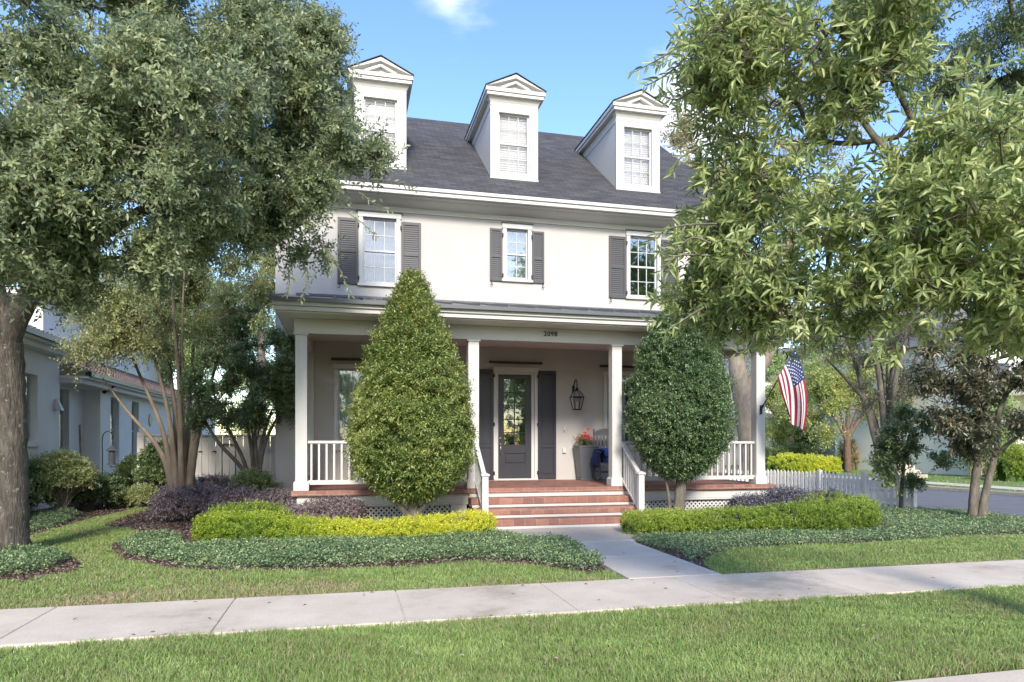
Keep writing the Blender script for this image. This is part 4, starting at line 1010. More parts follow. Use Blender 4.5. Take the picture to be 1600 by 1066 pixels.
# upper storey set back
mb.box(-14, 24, 3, -9.0, 40, 6.2)
mb.build('wall', M['nwall'], nb)
for x, op in ((XA, (17.15, 1.55, 17.85, 3.05)), (XB, (20.0, .95, 20.95, 2.95)), (XC, (22.9, .95, 23.7, 2.9)), (XC, (25.0, .95, 25.8, 2.9))):
    a, b, c, d = op; w_ = MB(); zm = (b + d) / 2
    for p in ((a, b, a + .05, d), (c - .05, b, c, d), (a + .05, b, c - .05, b + .05), (a + .05, d - .05, c - .05, d), (a + .05, zm - .025, c - .05, zm + .025)): w_.box(x - .19, p[0], p[1], x - .15, p[2], p[3])
    ym = (a + c) / 2
    w_.box(x - .18, ym - .01, zm + .026, x - .165, ym + .01, d - .05)
    w_.box(x - .18, a + .05, (zm + d) / 2 - .01, x - .165, ym - .01, (zm + d) / 2 + .01); w_.box(x - .18, ym + .01, (zm + d) / 2 - .01, x - .165, c - .05, (zm + d) / 2 + .01)
    wo = w_.build('window', M['vinyl'], nb)
    g = MB(); g.box(x - .176, a + .02, b + .02, x - .172, c - .02, d - .02); g.build('pane', M['glass'], wo)
    g = MB(); g.face([(x - .5, a - .1, b - .1), (x - .5, c + .1, b - .1), (x - .5, c + .1, d + .1), (x - .5, a - .1, d + .1)]); g.build('blind', M['interior'], wo)
    g = MB(); g.box(x - .15, a - .06, b - .12, x + .07, c + .06, b - .002); g.build('sill', M['nwall'], wo)
def tile_roof(p0, p1, up, rows_len, name='roof'):
    """barrel tiles: p0->p1 along the eave, up = vector from the eave to the ridge"""
    p0, p1, up = np.array(p0, float), np.array(p1, float), np.array(up, float); L_ = np.linalg.norm(p1 - p0); d = (p1 - p0) / L_; H_ = np.linalg.norm(up); u = up / H_; nrm = norm(np.cross(d, u)); nrm = nrm if nrm[2] > 0 else -nrm
    n = int(L_ / .24); mb = MB(); rows = int(H_ / .38); sub = 6
    for r_ in range(rows):
        vs = []
        for i in range(n * sub + 1):
            h = .05 * abs(math.sin(math.pi * i / sub)); lift = .035
            for t, ll in ((0, lift), (1, 0)):
                vs.append(p0 + d * L_ * i / (n * sub) + u * (H_ * (r_ + t) / rows) + nrm * (h + ll))
        mb.mesh(vs, [(2 * i, 2 * i + 2, 2 * i + 3, 2 * i + 1) for i in range(n * sub)])
        mb.mesh([v - nrm * (.035 if k_ % 2 == 0 else 0) for k_, v in enumerate(vs) if k_ % 2 == 0] + [v for k_, v in enumerate(vs) if k_ % 2 == 0], [(i, i + 1, n * sub + 2 + i, n * sub + 1 + i) for i in range(n * sub)])
    mb.build(name, M['tile'], nb)
tile_roof((XA + .4, 7.6, 3.85), (XA + .4, 19.5, 3.85), (-3.5, 0, 1.5), 3)
tile_roof((XC + .45, 19.5, 3.28), (XC + .45, 40, 3.28), (-3.2, 0, 1.45), 3)
tile_roof((-8.5, 23.5, 6.25), (-8.5, 40, 6.25), (-3, 0, 1.3), 3)
tile_roof((-14, 23.4, 6.25), (-8.5, 23.4, 6.25), (0, 3, 1.3), 3)
mb = MB()
for x0, y0, x1, y1, z in ((XA - .2, 7.6, XA + .42, 19.5, 3.72), (XC - .6, 19.5, XC + .47, 40, 3.15), (-9.2, 23.4, -8.48, 40, 6.1), (-14, 23.38, -9.2, 24, 6.1)):
    mb.box(x0, y0, z, x1, y1, z + .06); mb.box(x0 + .08, y0 + .05, z - .12, x1 - .14, y1 - .05, z - .002)
mb.build('cornice', M['nwall'], nb)
mb = MB(); mb.box(XA + .36, 7.6, 3.78, XA + .5, 19.6, 3.9); mb.box(XC + .4, 19.62, 3.21, XC + .54, 40, 3.33); mb.tube([(XC + .42, 21.9, 3.2), (XC + .1, 21.9, 2.95)], .05, 8); mb.build('gutter', M['black'], nb)
mb = MB(); mb.hexa([(XA + .002, 18.75, 2.3), (XA + .16, 18.75, 2.3), (XA + .16, 18.95, 2.3), (XA + .002, 18.95, 2.3), (XA + .002, 18.81, 2.58), (XA + .05, 18.81, 2.58), (XA + .05, 18.89, 2.58), (XA + .002, 18.89, 2.58)]); mb.build('wall_lamp', M['vinyl'], nb, bevel=.01)
mb = MB(); mb.tube([(XC + .004, 27.2, 2.35), (XC + .03, 27.2, 2.35)], .22, 16); mb.build('medallion', M['gutter'], nb)

# garden hook and wall ornament near the neighbour's bed
b0 = W(160, 792, 16.2); b0[2] = 0
hk = empty('shepherd_hook', tuple(b0), 'black shepherd hook holding a bird feeder by the pale stucco wall', 'garden hook')
mb = MB(); pts = [b0, b0 + (0, 0, 1.2), b0 + (.0, 0, 1.62), b0 + (.06, 0, 1.76), b0 + (.15, 0, 1.78), b0 + (.22, 0, 1.68), b0 + (.2, 0, 1.6)]; pp, _ = smooth_path(pts, [.01] * 7, 4); mb.tube(pp, .013, 6); mb.build('rod', M['black'], hk, smooth=True)
q = b0 + (.2, 0, 1.0); fd = empty('bird_feeder', tuple(q), 'small dark bird feeder hanging from the garden hook', 'bird feeder')
mb = MB(); mb.lathe(q, [(.10, 0), (.10, .03), (.07, .03), (.07, .32), (.13, .33), (.02, .44), (.006, .6)], 12); mb.build('body', M['gutter'], fd, smooth=False)
b1 = W(128, 790, 16.6); b1[2] = 0
mb = MB(); mb.tube([b1, b1 + (-.05, 0, 1.95)], .022, 6); tag(mb.build('garden_stake', M['bark_grey']), 'dark slanted garden stake behind the light green shrub', 'stake')

# ------------------------------------------------------------------ houses across the side street
def far_house(name, label, x0, y0, x1, y1, z1, roofh, wallm, wins, porch=None, roofm='farroof'):
    e = empty(name, ((x0 + x1) / 2, y0, 0), label, 'house'); mb = MB(); mb.box(x0, y0, 0, x1, y1, z1); boxuv(mb.build('wall', wallm, e))
    mb = MB(); o_ = .5; ym = (y0 + y1) / 2
    mb.mesh([(x0 - o_, y0 - o_, z1), (x1 + o_, y0 - o_, z1), (x1 + o_, y1 + o_, z1), (x0 - o_, y1 + o_, z1), (x0 + 2, ym, z1 + roofh), (x1 - 2, ym, z1 + roofh)], [(0, 1, 5, 4), (1, 2, 5), (2, 3, 4, 5), (3, 0, 4), (3, 2, 1, 0)]); mb.build('roof', M[roofm], e)
    for (a, b, c, d, ax) in wins:
        w_ = MB(); t = .07; g = MB()
        if ax == 'y':
            for p in ((a, b, a + t, d), (c - t, b, c, d), (a + t, b, c - t, b + t), (a + t, d - t, c - t, d), (a + t, (b + d) / 2 - .03, c - t, (b + d) / 2 + .03), ((a + c) / 2 - .02, b + t, (a + c) / 2 + .02, (b + d) / 2 - .03)): w_.box(p[0], y0 - .06, p[1], p[2], y0 - .003, p[3])
            g.box(a + t, y0 - .02, b + t, c - t, y0 - .004, d - t)
        else:
            for p in ((a, b, a + t, d), (c - t, b, c, d), (a + t, b, c - t, b + t), (a + t, d - t, c - t, d), (a + t, (b + d) / 2 - .03, c - t, (b + d) / 2 + .03)): w_.box(x0 - .06, p[0], p[1], x0 - .003, p[2], p[3])
            g.box(x0 - .02, a + t, b + t, x0 - .004, c - t, d - t)
        wo = w_.build('window', M['vinyl'], e); g.build('pane', M['gutter'], wo)
    if porch:
        a, b, fz, dep = porch; mb = MB(); mb.box(a, y0 - dep, 0, b, y0 - .003, fz); mb.build('porch_base', M['farwall'], e)
        mb = MB(); mb.box(a - .2, y0 - dep - .2, fz + 2.6, b + .2, y0 - .003, fz + 2.9); mb.build('porch_roof', M['farwall'], e)
        n = max(2, int((b - a) / 2.6) + 1)
        for i in range(n):
            x = a + .15 + (b - a - .3) * i / (n - 1); mb = MB(); mb.box(x - .11, y0 - dep + .04, fz, x + .11, y0 - dep + .26, fz + 2.598); mb.build('column', M['vinyl'], e)
        mb = MB(); mb.box(a, y0 - dep + .1, fz + .88, b, y0 - dep + .17, fz + .95); mb.box(a, y0 - dep + .1, fz + .08, b, y0 - dep + .17, fz + .14)
        x = a + .1
        while x < b: mb.box(x, y0 - dep + .12, fz + .14, x + .04, y0 - dep + .15, fz + .88); x += .13
        mb.build('railing', M['vinyl'], e)
    return e
q = W(1225, 700, 52)
far_house('far_house', 'white house with railed porch seen behind the flag, across the street', q[0] - 9, q[1], q[0] + 7, q[1] + 9, 6.4, 3, M['farwall'], [(q[0] - 3.4 + 3 * i, 1.4, q[0] - 2.3 + 3 * i, 3.2, 'y') for i in range(4)] + [(q[0] - 3.4 + 3 * i, 4.2, q[0] - 2.3 + 3 * i, 5.8, 'y') for i in range(4)], (q[0] - 6, q[0] + 1.2, .8, 2.2))
q = W(1440, 700, 44)
far_house('far_garage_house', 'white house with siding steps behind the forked brown tree', q[0] - 4.5, q[1], q[0] + 3.6, q[1] + 8, 5.8, 2.6, M['farwall'], [(q[0] - 3, 1.6, q[0] - 1.8, 3.2, 'y'), (q[0] + .6, 1.6, q[0] + 1.9, 3.2, 'y'), (q[0] + .6, 4, q[0] + 1.9, 5.4, 'y')])
q = W(1590, 700, 33)
far_house('brick_house', 'white house on a red brick base with balcony railing behind the trimmed hedge', q[0] - 2.9, q[1], q[0] + 9, q[1] + 9, 6.4, 2.8, M['farwall'], [(q[0] - 1.6, 3.8, q[0] - .5, 5.4, 'y'), (q[0] + 1, 3.8, q[0] + 2.1, 5.4, 'y')], (q[0] - .6, q[0] + 6, 1.2, 1.8))
for ch in D.objects['brick_house'].children:
    if ch.name.startswith('porch_base'): ch.data.materials[0] = M['farbrick']; boxuv(ch)
mb = MB(); s0 = W(1432, 740, 30); 
for i in range(5): mb.box(s0[0] - .6, s0[1] + .35 * i, 0, s0[0] + .6, s0[1] + .35 * i + .349, .18 * (i + 1))
tag(mb.build('garden_steps', M['concrete'], bevel=.01), 'white concrete garden steps across the side street', 'steps')

# ------------------------------------------------------------------ trees
def ellc(px, py, c, rx, ry, rc): return ell(px, py, c, rx, ry, rc)
def gaps(T, gs):
    k = np.ones(len(T), bool); X = np.array((CS, -SN, 0)); Y = np.array((SN, CS, 0))
    for g in gs:
        c, a, b, d = ell(*g); q = T - c; k &= ((q @ X / a) ** 2 + (q @ Y / d) ** 2 + (q[:, 2] / b) ** 2) > 1
    return k
# big live oak on the left: stem, then a crown reaching over the lawn to the dormer
ob = G(12, 872, GZ); ob[2] = GZ
c0 = 9.3
stem = [W(0, 880, c0), W(3, 830, c0), W(8, 720, c0), W(5, 600, c0), W(-4, 520, c0), W(-28, 440, c0)]; stem[0][2] = GZ - .05
rr = [.40, .31, .255, .25, .27, .22]
limb1 = [W(6, 540, c0), W(55, 450, 9.2), W(140, 380, 9.0), W(260, 310, 8.8), W(400, 250, 9.2)]
limb2 = [W(-22, 450, c0), W(-30, 330, 9.3), W(20, 200, 9.4), W(90, 90, 9.6)]
limb3 = [W(-10, 480, c0), W(-60, 400, 9), W(60, 300, 8.0), W(120, 200, 7.4)]
oak_ells = [ell(120, 120, 8.6, 190, 170, 1.6), ell(330, 110, 9.4, 170, 150, 1.5), ell(420, 230, 9.8, 120, 110, 1.2), ell(180, 300, 8.2, 190, 130, 1.3), ell(480, 70, 10.3, 62, 80, .9),
            ell(330, 330, 9.3, 110, 62, 1.0), ell(60, 400, 7.6, 100, 80, .9), ell(520, 245, 10.2, 82, 68, .8), ell(500, 350, 10.3, 55, 55, .6), ell(20, 250, 7.6, 130, 190, 1.2), ell(440, 160, 9.9, 82, 95, 1.1),
            ell(250, 30, 9.6, 200, 70, 1.6), ell(30, 455, 7.4, 85, 45, .6), ell(590, 300, 10.3, 42, 24, .35), ell(60, 120, 7.4, 130, 130, .8), ell(250, 200, 7.8, 150, 110, .8), ell(150, 400, 8.4, 120, 60, .8), ell(495, 400, 10.3, 38, 40, .4), ell(470, 240, 9.6, 80, 90, .9), ell(400, 340, 9.5, 70, 50, .8), ell(505, 130, 10.2, 45, 70, .6)]
tree('oak_tree', 'large dark live oak with thick rough trunk, its crown reaching the first dormer', 'tree', ob,
     limb1[:1] + [W(-12, 470, c0), W(-5, 400, 9.2), W(60, 330, 9)], oak_ells, 1400, M['bark_oak'], L['oak'], rad=.38, ntw=12, nl=15, Ll=.078, Wl=.034, tpl='fold',
     r0=.13, shell=.3, outb=.5, upb=.12, droop=.15, clump=230, nup=.6, cull=lambda T: gaps(T, [(150, 480, 8, 60, 40, 3), (240, 500, 9, 70, 60, 3), (70, 60, 8.5, 26, 24, 2.5), (200, 150, 8.5, 26, 20, 3), (300, 60, 9, 24, 20, 3), (110, 210, 8.5, 22, 22, 3), (290, 250, 9, 20, 24, 3), (20, 400, 8, 24, 20, 3)]), trunk=[(stem, rr), (limb1, [.17, .12, .085, .06, .035]), (limb2, [.19, .14, .10, .05]), (limb3, [.16, .11, .07, .04])])
# burls on the trunk base
# bright-leaved tree whose crown fills the upper right
c1 = 6.2
rb = W(1790, 980, 5.12); rb[2] = GZ
root = [rb, W(1790, 700, 5.12), W(1760, 480, 5.04), W(1700, 330, 4.96)]
bl1 = [W(1790, 560, 5.04), W(1640, 318, 4.72), W(1555, 302, 4.56), W(1480, 280, 4.48)]
bl2 = [W(1700, 330, 4.96), W(1560, 300, 4.72), W(1440, 262, 4.56), W(1385, 235, 4.48), W(1335, 170, 4.48), W(1300, 120, 4.48)]
bay_ells = [ell(1240, 70, 4.64, 170, 95, 0.64), ell(1370, 60, 4.32, 80, 85, 0.48), ell(1480, 180, 4.24, 60, 50, 0.32), ell(1172, 150, 4.80, 85, 90, 0.48), ell(1190, 385, 4.96, 120, 100, 0.56), ell(1350, 400, 4.48, 160, 95, 0.56),
            ell(1520, 390, 4.00, 120, 110, 0.56), ell(1530, 260, 4.16, 110, 75, 0.56), ell(1162, 300, 5.04, 60, 75, 0.40), ell(1132, 450, 5.20, 62, 50, 0.32), ell(1240, 480, 4.88, 90, 42, 0.32), ell(1122, 500, 5.20, 42, 26, 0.24),
            ell(1420, 330, 4.32, 100, 60, 0.40), ell(1200, 240, 4.72, 60, 60, 0.32), ell(1580, 480, 3.92, 50, 30, 0.24), ell(1390, 150, 4.32, 70, 60, 0.32), ell(1640, 370, 4.16, 90, 190, 0.72), ell(1097, 400, 5.20, 30, 40, 0.20), ell(1107, 100, 4.96, 40, 60, 0.28), ell(1122, 330, 5.12, 40, 60, 0.24), ell(1180, 505, 5.04, 70, 28, 0.24), ell(1102, 470, 5.20, 45, 40, 0.24), ell(1400, 450, 4.40, 110, 50, 0.32), ell(1500, 500, 4.00, 90, 40, 0.32), ell(1320, 200, 4.64, 90, 60, 0.32), ell(1590, 470, 3.84, 70, 70, 0.32)]
tree('laurel_tree', 'bright green long-leaved tree whose crown hangs in front of the flag end of the house', 'tree', rb, root, bay_ells, 590, M['bark_grey'], L['bay'], rad=.22, ntw=7, nl=11, Ll=.080, Wl=.022,
     tpl='long', r0=.045, shell=.05, outb=.25, upb=.25, droop=.0, ang=.85, clump=None, whorl=.4, nup=.35, cull=lambda T: gaps(T, [(1235, 180, 4.72, 48, 40, 1.2), (1390, 190, 4.40, 45, 55, 1.2), (1405, 240, 4.40, 30, 28, 1), (1150, 255, 4.80, 30, 22, 1), (1330, 300, 4.48, 28, 22, .9), (1500, 60, 4.24, 80, 60, 2), (1270, 250, 4.7, 24, 16, 1), (1450, 150, 4.5, 20, 24, 1), (1180, 330, 4.8, 22, 16, 1), (1420, 360, 4.5, 24, 16, 1), (1400, 515, 4.5, 60, 20, 1.2), (1500, 540, 4.1, 120, 40, 1.2), (1110, 180, 4.8, 16, 20, 1), (1220, 430, 4.9, 20, 14, 1)]), rt=.005, trunk=[(root, [.16, .13, .10, .075]), (bl1, [.06, .042, .035, .015]), (bl2, [.055, .042, .032, .024, .016, .008])])
# its thin sprigs against the sky
def sprig(pts, n, parent, Ll=.11, Wl=.026, lm=None, bk=None):
    p_, q_ = smooth_path(pts, np.linspace(.009, .003, len(pts)), 8); p_ = np.array(p_); mb_ = MB(); mb_.tube(p_, q_, 5); mb_.build('twig', bk or M['bark_grey'], parent)
    t = np.linspace(.08, 1, n); i = t * (len(p_) - 1); i0 = np.minimum(i.astype(int), len(p_) - 2); f = (i - i0)[:, None]; P = p_[i0] * (1 - f) + p_[i0 + 1] * f; d = norm(p_[i0 + 1] - p_[i0])
    up_ = norm(np.cross(d, np.array((SN, CS, 0)))); s_ = np.where(np.arange(n) % 2 == 0, 1, -1)[:, None]
    LD = norm(d * .75 + up_ * s_ * .7 + rng.normal(size=(n, 3)) * .25 + np.array((0, 0, -.25)))
    leaves('sprig_leaves', P, LD, norm(rsph(n) + np.array((-SN, -CS, .3))), Ll * rng.uniform(.6, 1.1, n), Wl * rng.uniform(.8, 1.1, n), rng.uniform(.1, .6, n), 'long', lm or L['bay'], parent)
lt = [o_ for o_ in D.objects if o_.name.startswith('laurel_tree')][0]
for pts, n in (((1100, 60), (1060, 75), (1025, 95), (990, 113)), 17), (((1085, 75), (1050, 110), (1022, 128), (1008, 134)), 15), (((1110, 40), (1080, 15), (1060, -5)), 12), (((1095, 130), (1060, 155), (1035, 150)), 10), (((1100, 170), (1075, 190), (1052, 198)), 12), \
        (((1120, 350), (1070, 352), (1035, 362), (1012, 380)), 16), (((1110, 400), (1060, 400), (1030, 425)), 13), (((1110, 380), (1080, 372), (1050, 400), (1046, 425)), 14), (((1100, 480), (1060, 505), (1040, 520)), 11), (((1180, 520), (1170, 545), (1150, 552)), 9), (((1280, 500), (1300, 520), (1330, 530)), 10), (((1090, 230), (1060, 250), (1050, 270)), 10):
    sprig([W(x, y, 4.8) for x, y in pts], n, lt, Ll=.09, Wl=.021)
# dark oak behind it at the top right
tb = W(1900, 800, 15); tb[2] = 0
tree('shade_oak', 'dark shaded oak crown in the top corner behind the bright long-leaved tree', 'tree', tb, [tb, W(1900, 500, 15), W(1800, 250, 14.6), W(1700, 130, 14.3)],
     [ell(1540, 50, 13.5, 150, 75, 1.6), ell(1620, 190, 13.5, 90, 190, 1.5), ell(1430, -10, 13.5, 90, 40, 1.2)], 330, M['bark_oak'], L['dark'], rad=.55, ntw=14, nl=13, Ll=.085, Wl=.036, r0=.16, clump=60, trunk=[([tb, W(1900, 500, 15), W(1800, 250, 14.6), W(1700, 130, 14.3)], [.4, .3, .25, .18])])
# crape myrtle between the two houses
mbs = W(287, 801, 15.0); mbs[2] = 0
stems = []
for (x1, y1, x2, y2, dd) in ((250, 660, 175, 470, .3), (262, 640, 215, 430, -.3), (272, 630, 250, 400, .4), (285, 640, 290, 390, -.5), (296, 630, 320, 400, .3), (306, 650, 345, 430, 0), (312, 670, 372, 460, -.3), (240, 690, 160, 590, .2), (280, 600, 268, 380, -.8)):
    stems.append(([W(287 + (x1 - 287) * .25, 800, 15), W(287 + (x1 - 287) * .55, 730, 15 + dd * .2), W(x1, y1, 15 + dd * .5), W((x1 + x2) / 2 - 3, (y1 + y2) / 2, 15 + dd), W(x2, y2, 15 + dd * 1.4)], [.095, .07, .045, .028, .012]))
my_ells = [ell(180, 470, 15, 70, 60, 1.0), ell(260, 430, 15, 90, 70, 1.1), ell(350, 430, 15, 80, 70, 1.0), ell(390, 500, 14.8, 45, 70, .7), ell(200, 560, 14.6, 70, 30, .6), ell(150, 545, 14.6, 50, 25, .5), ell(330, 350, 15.2, 100, 60, 1.0), ell(215, 520, 14.4, 60, 50, .5), ell(400, 400, 15, 40, 50, .7), ell(240, 340, 15.4, 110, 60, 1.0), ell(290, 490, 14.6, 100, 60, .8), ell(370, 540, 15.2, 60, 50, .7), ell(160, 500, 14.8, 60, 50, .8)]
tree('crape_myrtle', 'many-stemmed crape myrtle with smooth tan stems between the house and the neighbour', 'tree', mbs, [mbs, W(285, 700, 15), W(280, 600, 15), W(275, 520, 15)],
     my_ells, 1000, M['bark_myrtle'], L['myrtle'], rad=.5, ntw=9, nl=13, Ll=.062, Wl=.030, tpl='oval', r0=.035, shell=.3, outb=.3, upb=.5, clump=70, trunk=stems, pull=.2)
# little dark evergreen at the house corner
sb = W(392, 812, 14.5); sb[2] = 0
st2 = [([W(395 + a, 800, 14.4), W(396 + a * 1.2, 740, 14.4), W(395 + b, 690, 14.3), W(395 + c_, 640, 14.3)], [.055, .045, .035, .02]) for a, b, c_ in ((0, -4, -15), (6, 14, 30), (-8, -28, -55), (-12, -55, -85), (4, 4, 4), (8, 20, 45))]
tree('holly_tree', 'small dark-leaved evergreen tree at the house corner beside the porch', 'tree', sb, [sb, W(395, 720, 14.4), W(395, 680, 14.3)],
     [ell(385, 600, 14.1, 62, 70, .8), ell(350, 640, 14.1, 55, 40, .6), ell(425, 620, 14, 35, 50, .5), ell(395, 530, 14.2, 45, 45, .6), ell(330, 600, 14.3, 35, 40, .5), ell(440, 560, 14.2, 20, 25, .3)], 260, M['bark_grey'], L['dark'],
     rad=.26, ntw=11, nl=13, Ll=.062, Wl=.034, tpl='oval', r0=.025, shell=.5, clump=60, trunk=st2, outb=.5, upb=.3)

def topiary(name, label, cx, cy, prof, leafm, bark, Ll, Wl, nT, zbase, trunks, lobes=.06, seed=1, ntw=7, nl=9, rad=.13, up=.6):
    """clipped crown: prof = list of (height, radius); leaves on a bumpy shell over inner twigs"""
    e = empty(name, (cx, cy, GZ), label, 'topiary'); r2 = np.random.default_rng(seed)
    hs_ = np.array([p[0] for p in prof]); rs_ = np.array([p[1] for p in prof])
    def shell(n, k0, k1):
        z = r2.uniform(hs_[0], hs_[-1], n * 3); rr_ = np.interp(z, hs_, rs_); keep = r2.random(len(z)) < (rr_ + .15) / (rs_.max() + .15); z, rr_ = z[keep][:n], rr_[keep][:n]
        a = r2.uniform(0, 2 * np.pi, len(z)); D_ = np.stack([np.cos(a), np.sin(a), z * 1.3], 1)
        bmp = 1 + lobes * 1.2 * fnoise(D_ * 1.0, 2.6, seed) + lobes * fnoise(D_, 7.0, seed + 1)
        q = rr_ * r2.uniform(k0, k1, len(z)) * bmp
        return np.stack([cx + q * np.cos(a), cy + q * np.sin(a), z], 1)
    zc = hs_[0] + (hs_[-1] - hs_[0]) * .42
    T = np.concatenate([shell(nT, .86, 1.0), shell(nT // 6, 1.0, 1.14), shell(nT // 2, .55, .88)])
    g_ = fnoise(T, 3.5, seed + 5); T = T[(g_ > -.5) | (r2.random(len(T)) < .3)]
    C = np.stack([np.full(len(T), cx), np.full(len(T), cy), np.minimum(zc, T[:, 2] * .5 + zc * .5)], 1)
    P, LD, N, Ls, Ws, V, tw = sprays(T, C, rad, ntw, nl, Ll, Wl, .9, up, .02, .85, .5)
    m_ = MB()      # inner mass of older leaves
    nz, na = 22, 28; vs = []
    for i in range(nz + 1):
        z = hs_[0] + .12 + (hs_[-1] - hs_[0] - .28) * i / nz; r_ = np.interp(z, hs_, rs_) * .80
        for j in range(na):
            a = 2 * np.pi * j / na; q = np.array([[math.cos(a), math.sin(a), z * 1.3]]); b_ = r_ * (1 + lobes * fnoise(q, 2.6, seed)[0] + .05 * r2.normal())
            vs.append((cx + b_ * math.cos(a), cy + b_ * math.sin(a), z))
    fs = [(i * na + j, i * na + (j + 1) % na, (i + 1) * na + (j + 1) % na, (i + 1) * na + j) for i in range(nz) for j in range(na)] + [tuple(range(na))[::-1], tuple(range(nz * na, nz * na + na))]
    m_.mesh(vs, fs)
    leaves('crown', P, LD, N, Ls, Ws, V, 'fold', leafm, e)
    m_.build('inner_twigs', leafm, e)
    tb_ = MB()
    for pts, rr_ in trunks:
        p_, q_ = smooth_path(pts, rr_); tb_.tube(p_, q_, 12)
    tb_.build('trunk', bark, e, smooth=True)
    return e
tx0, ty0 = 1.10, 11.65
topiary('cone_tree', 'tall cone-shaped clipped evergreen in front of the porch, left of the brick steps', tx0, ty0,
        [(.62, .2), (.76, .5), (1.02, .80), (1.4, .90), (1.9, .87), (2.4, .78), (2.9, .63), (3.3, .48), (3.7, .33), (4.0, .21), (4.25, .08)], L['cone'], M['bark_grey'], .062, .023, 2300, .5,
        [([(tx0, ty0, GZ - .03), (tx0 + .02, ty0, .3), (tx0, ty0, .8)], [.13, .10, .08]), ([(tx0 - .02, ty0, .22), (tx0 - .25, ty0 - .1, .5), (tx0 - .5, ty0 - .15, .8)], [.06, .045, .03]), ([(tx0 + .02, ty0, .25), (tx0 + .22, ty0 - .1, .5), (tx0 + .45, ty0, .85)], [.05, .04, .03])], .07, 3, rad=.15, up=.9)
tx1, ty1 = 6.02, 11.7
topiary('egg_tree', 'dark egg-shaped clipped evergreen with a single stem, right of the brick steps', tx1, ty1,
        [(.92, .18), (1.04, .42), (1.28, .64), (1.6, .80), (2.0, .85), (2.5, .79), (3.0, .68), (3.4, .52), (3.75, .33), (3.98, .12)], L['egg'], M['bark_grey'], .050, .021, 2500, .8,
        [([(tx1 - .03, ty1, GZ - .03), (tx1, ty1, .35), (tx1 + .05, ty1, .95)], [.125, .105, .09]), ([(tx1 - .16, ty1 + .05, GZ), (tx1 - .22, ty1, .5), (tx1 - .3, ty1, .95)], [.035, .028, .02])], .035, 9, rad=.12, up=.4)

# forked magnolia-like tree by the street
mg = W(1524, 815, 13.5); mg[2] = GZ
t1_ = [W(1520, 818, 13.5), W(1523, 760, 13.5), W(1532, 690, 13.5), W(1538, 620, 13.6), W(1532, 560, 13.6), W(1520, 500, 13.6)]
t2_ = [W(1532, 818, 13.4), W(1540, 770, 13.4), W(1556, 700, 13.3), W(1562, 640, 13.2), W(1590, 590, 13.2), W(1620, 560, 13)]
t3_ = [W(1556, 710, 13.3), W(1580, 690, 13.2), W(1605, 672, 13.1), W(1630, 660, 13)]
tree('magnolia_tree', 'fork-trunked tree with bronze-backed leaves standing in the ground cover by the street', 'tree', mg, [mg, W(1528, 720, 13.5), W(1540, 640, 13.5)],
     [ell(1480, 610, 13.2, 60, 55, .7), ell(1560, 560, 13.4, 70, 70, .8), ell(1540, 660, 13.2, 55, 45, .6), ell(1600, 640, 13, 50, 60, .7), ell(1510, 520, 13.5, 70, 60, .8), ell(1440, 560, 13.4, 40, 45, .5), ell(1600, 520, 13.2, 50, 50, .6), ell(1455, 650, 13.2, 40, 30, .4), ell(1530, 700, 13.2, 40, 25, .3)],
     210, M['bark_grey'], L['magnolia'], rad=.30, ntw=8, nl=11, Ll=.115, Wl=.043, tpl='long', r0=.035, shell=.3, clump=60, droop=.1, upb=.5,
     trunk=[(t1_, [.105, .08, .07, .055, .04, .02]), (t2_, [.095, .07, .058, .045, .03, .02]), (t3_, [.04, .035, .025, .015])])
# sapling at the end of the picket fence
sp = W(1408, 798, 15.4); sp[2] = 0
tree('sapling', 'young dark-leaved tree at the street end of the white picket fence', 'tree', sp, [sp, W(1409, 760, 15.2), W(1412, 720, 15.1)],
     [ell(1410, 690, 15.0, 38, 34, .5), ell(1440, 730, 14.9, 34, 34, .4), ell(1390, 740, 15.0, 30, 28, .4), ell(1420, 660, 15.1, 30, 22, .4)], 95, M['bark_grey'], L['dark'],
     rad=.25, ntw=7, nl=11, Ll=.088, Wl=.040, tpl='oval', r0=.02, shell=.3, droop=.1, clump=30, upb=.4, trunk=[([sp, W(1409, 760, 15.2), W(1414, 715, 15.1), W(1420, 680, 15.1)], [.05, .04, .03, .02])])

# pale big tree behind the porch end
pb = W(1160, 760, 25); pb[2] = 0
pt1 = [W(1178, 770, 25), W(1170, 690, 25), W(1156, 600, 25), W(1145, 530, 25), W(1130, 440, 25)]; pt1[0][2] = 0
pt2 = [W(1160, 625, 25), W(1180, 590, 25), W(1205, 545, 24.8), W(1230, 470, 24.5)]
tree('sycamore_tree', 'tall pale-barked forked tree rising behind the porch end', 'tree', pb, [pb, W(1160, 600, 25), W(1140, 420, 25)],
     [ell(1110, 300, 25, 60, 100, 2.5), ell(1180, 380, 24.5, 120, 90, 3), ell(1260, 480, 25, 90, 60, 2.5), ell(1200, 520, 26, 60, 40, 2), ell(1085, 235, 25, 28, 45, 1.5), ell(1240, 250, 26, 120, 130, 3)], 430, M['bark_pale'], L['brown'],
     rad=.9, ntw=8, nl=13, Ll=.13, Wl=.06, tpl='fold', r0=.12, shell=.2, clump=70, trunk=[(pt1, [.42, .36, .33, .24, .14]), (pt2, [.26, .22, .18, .10])])
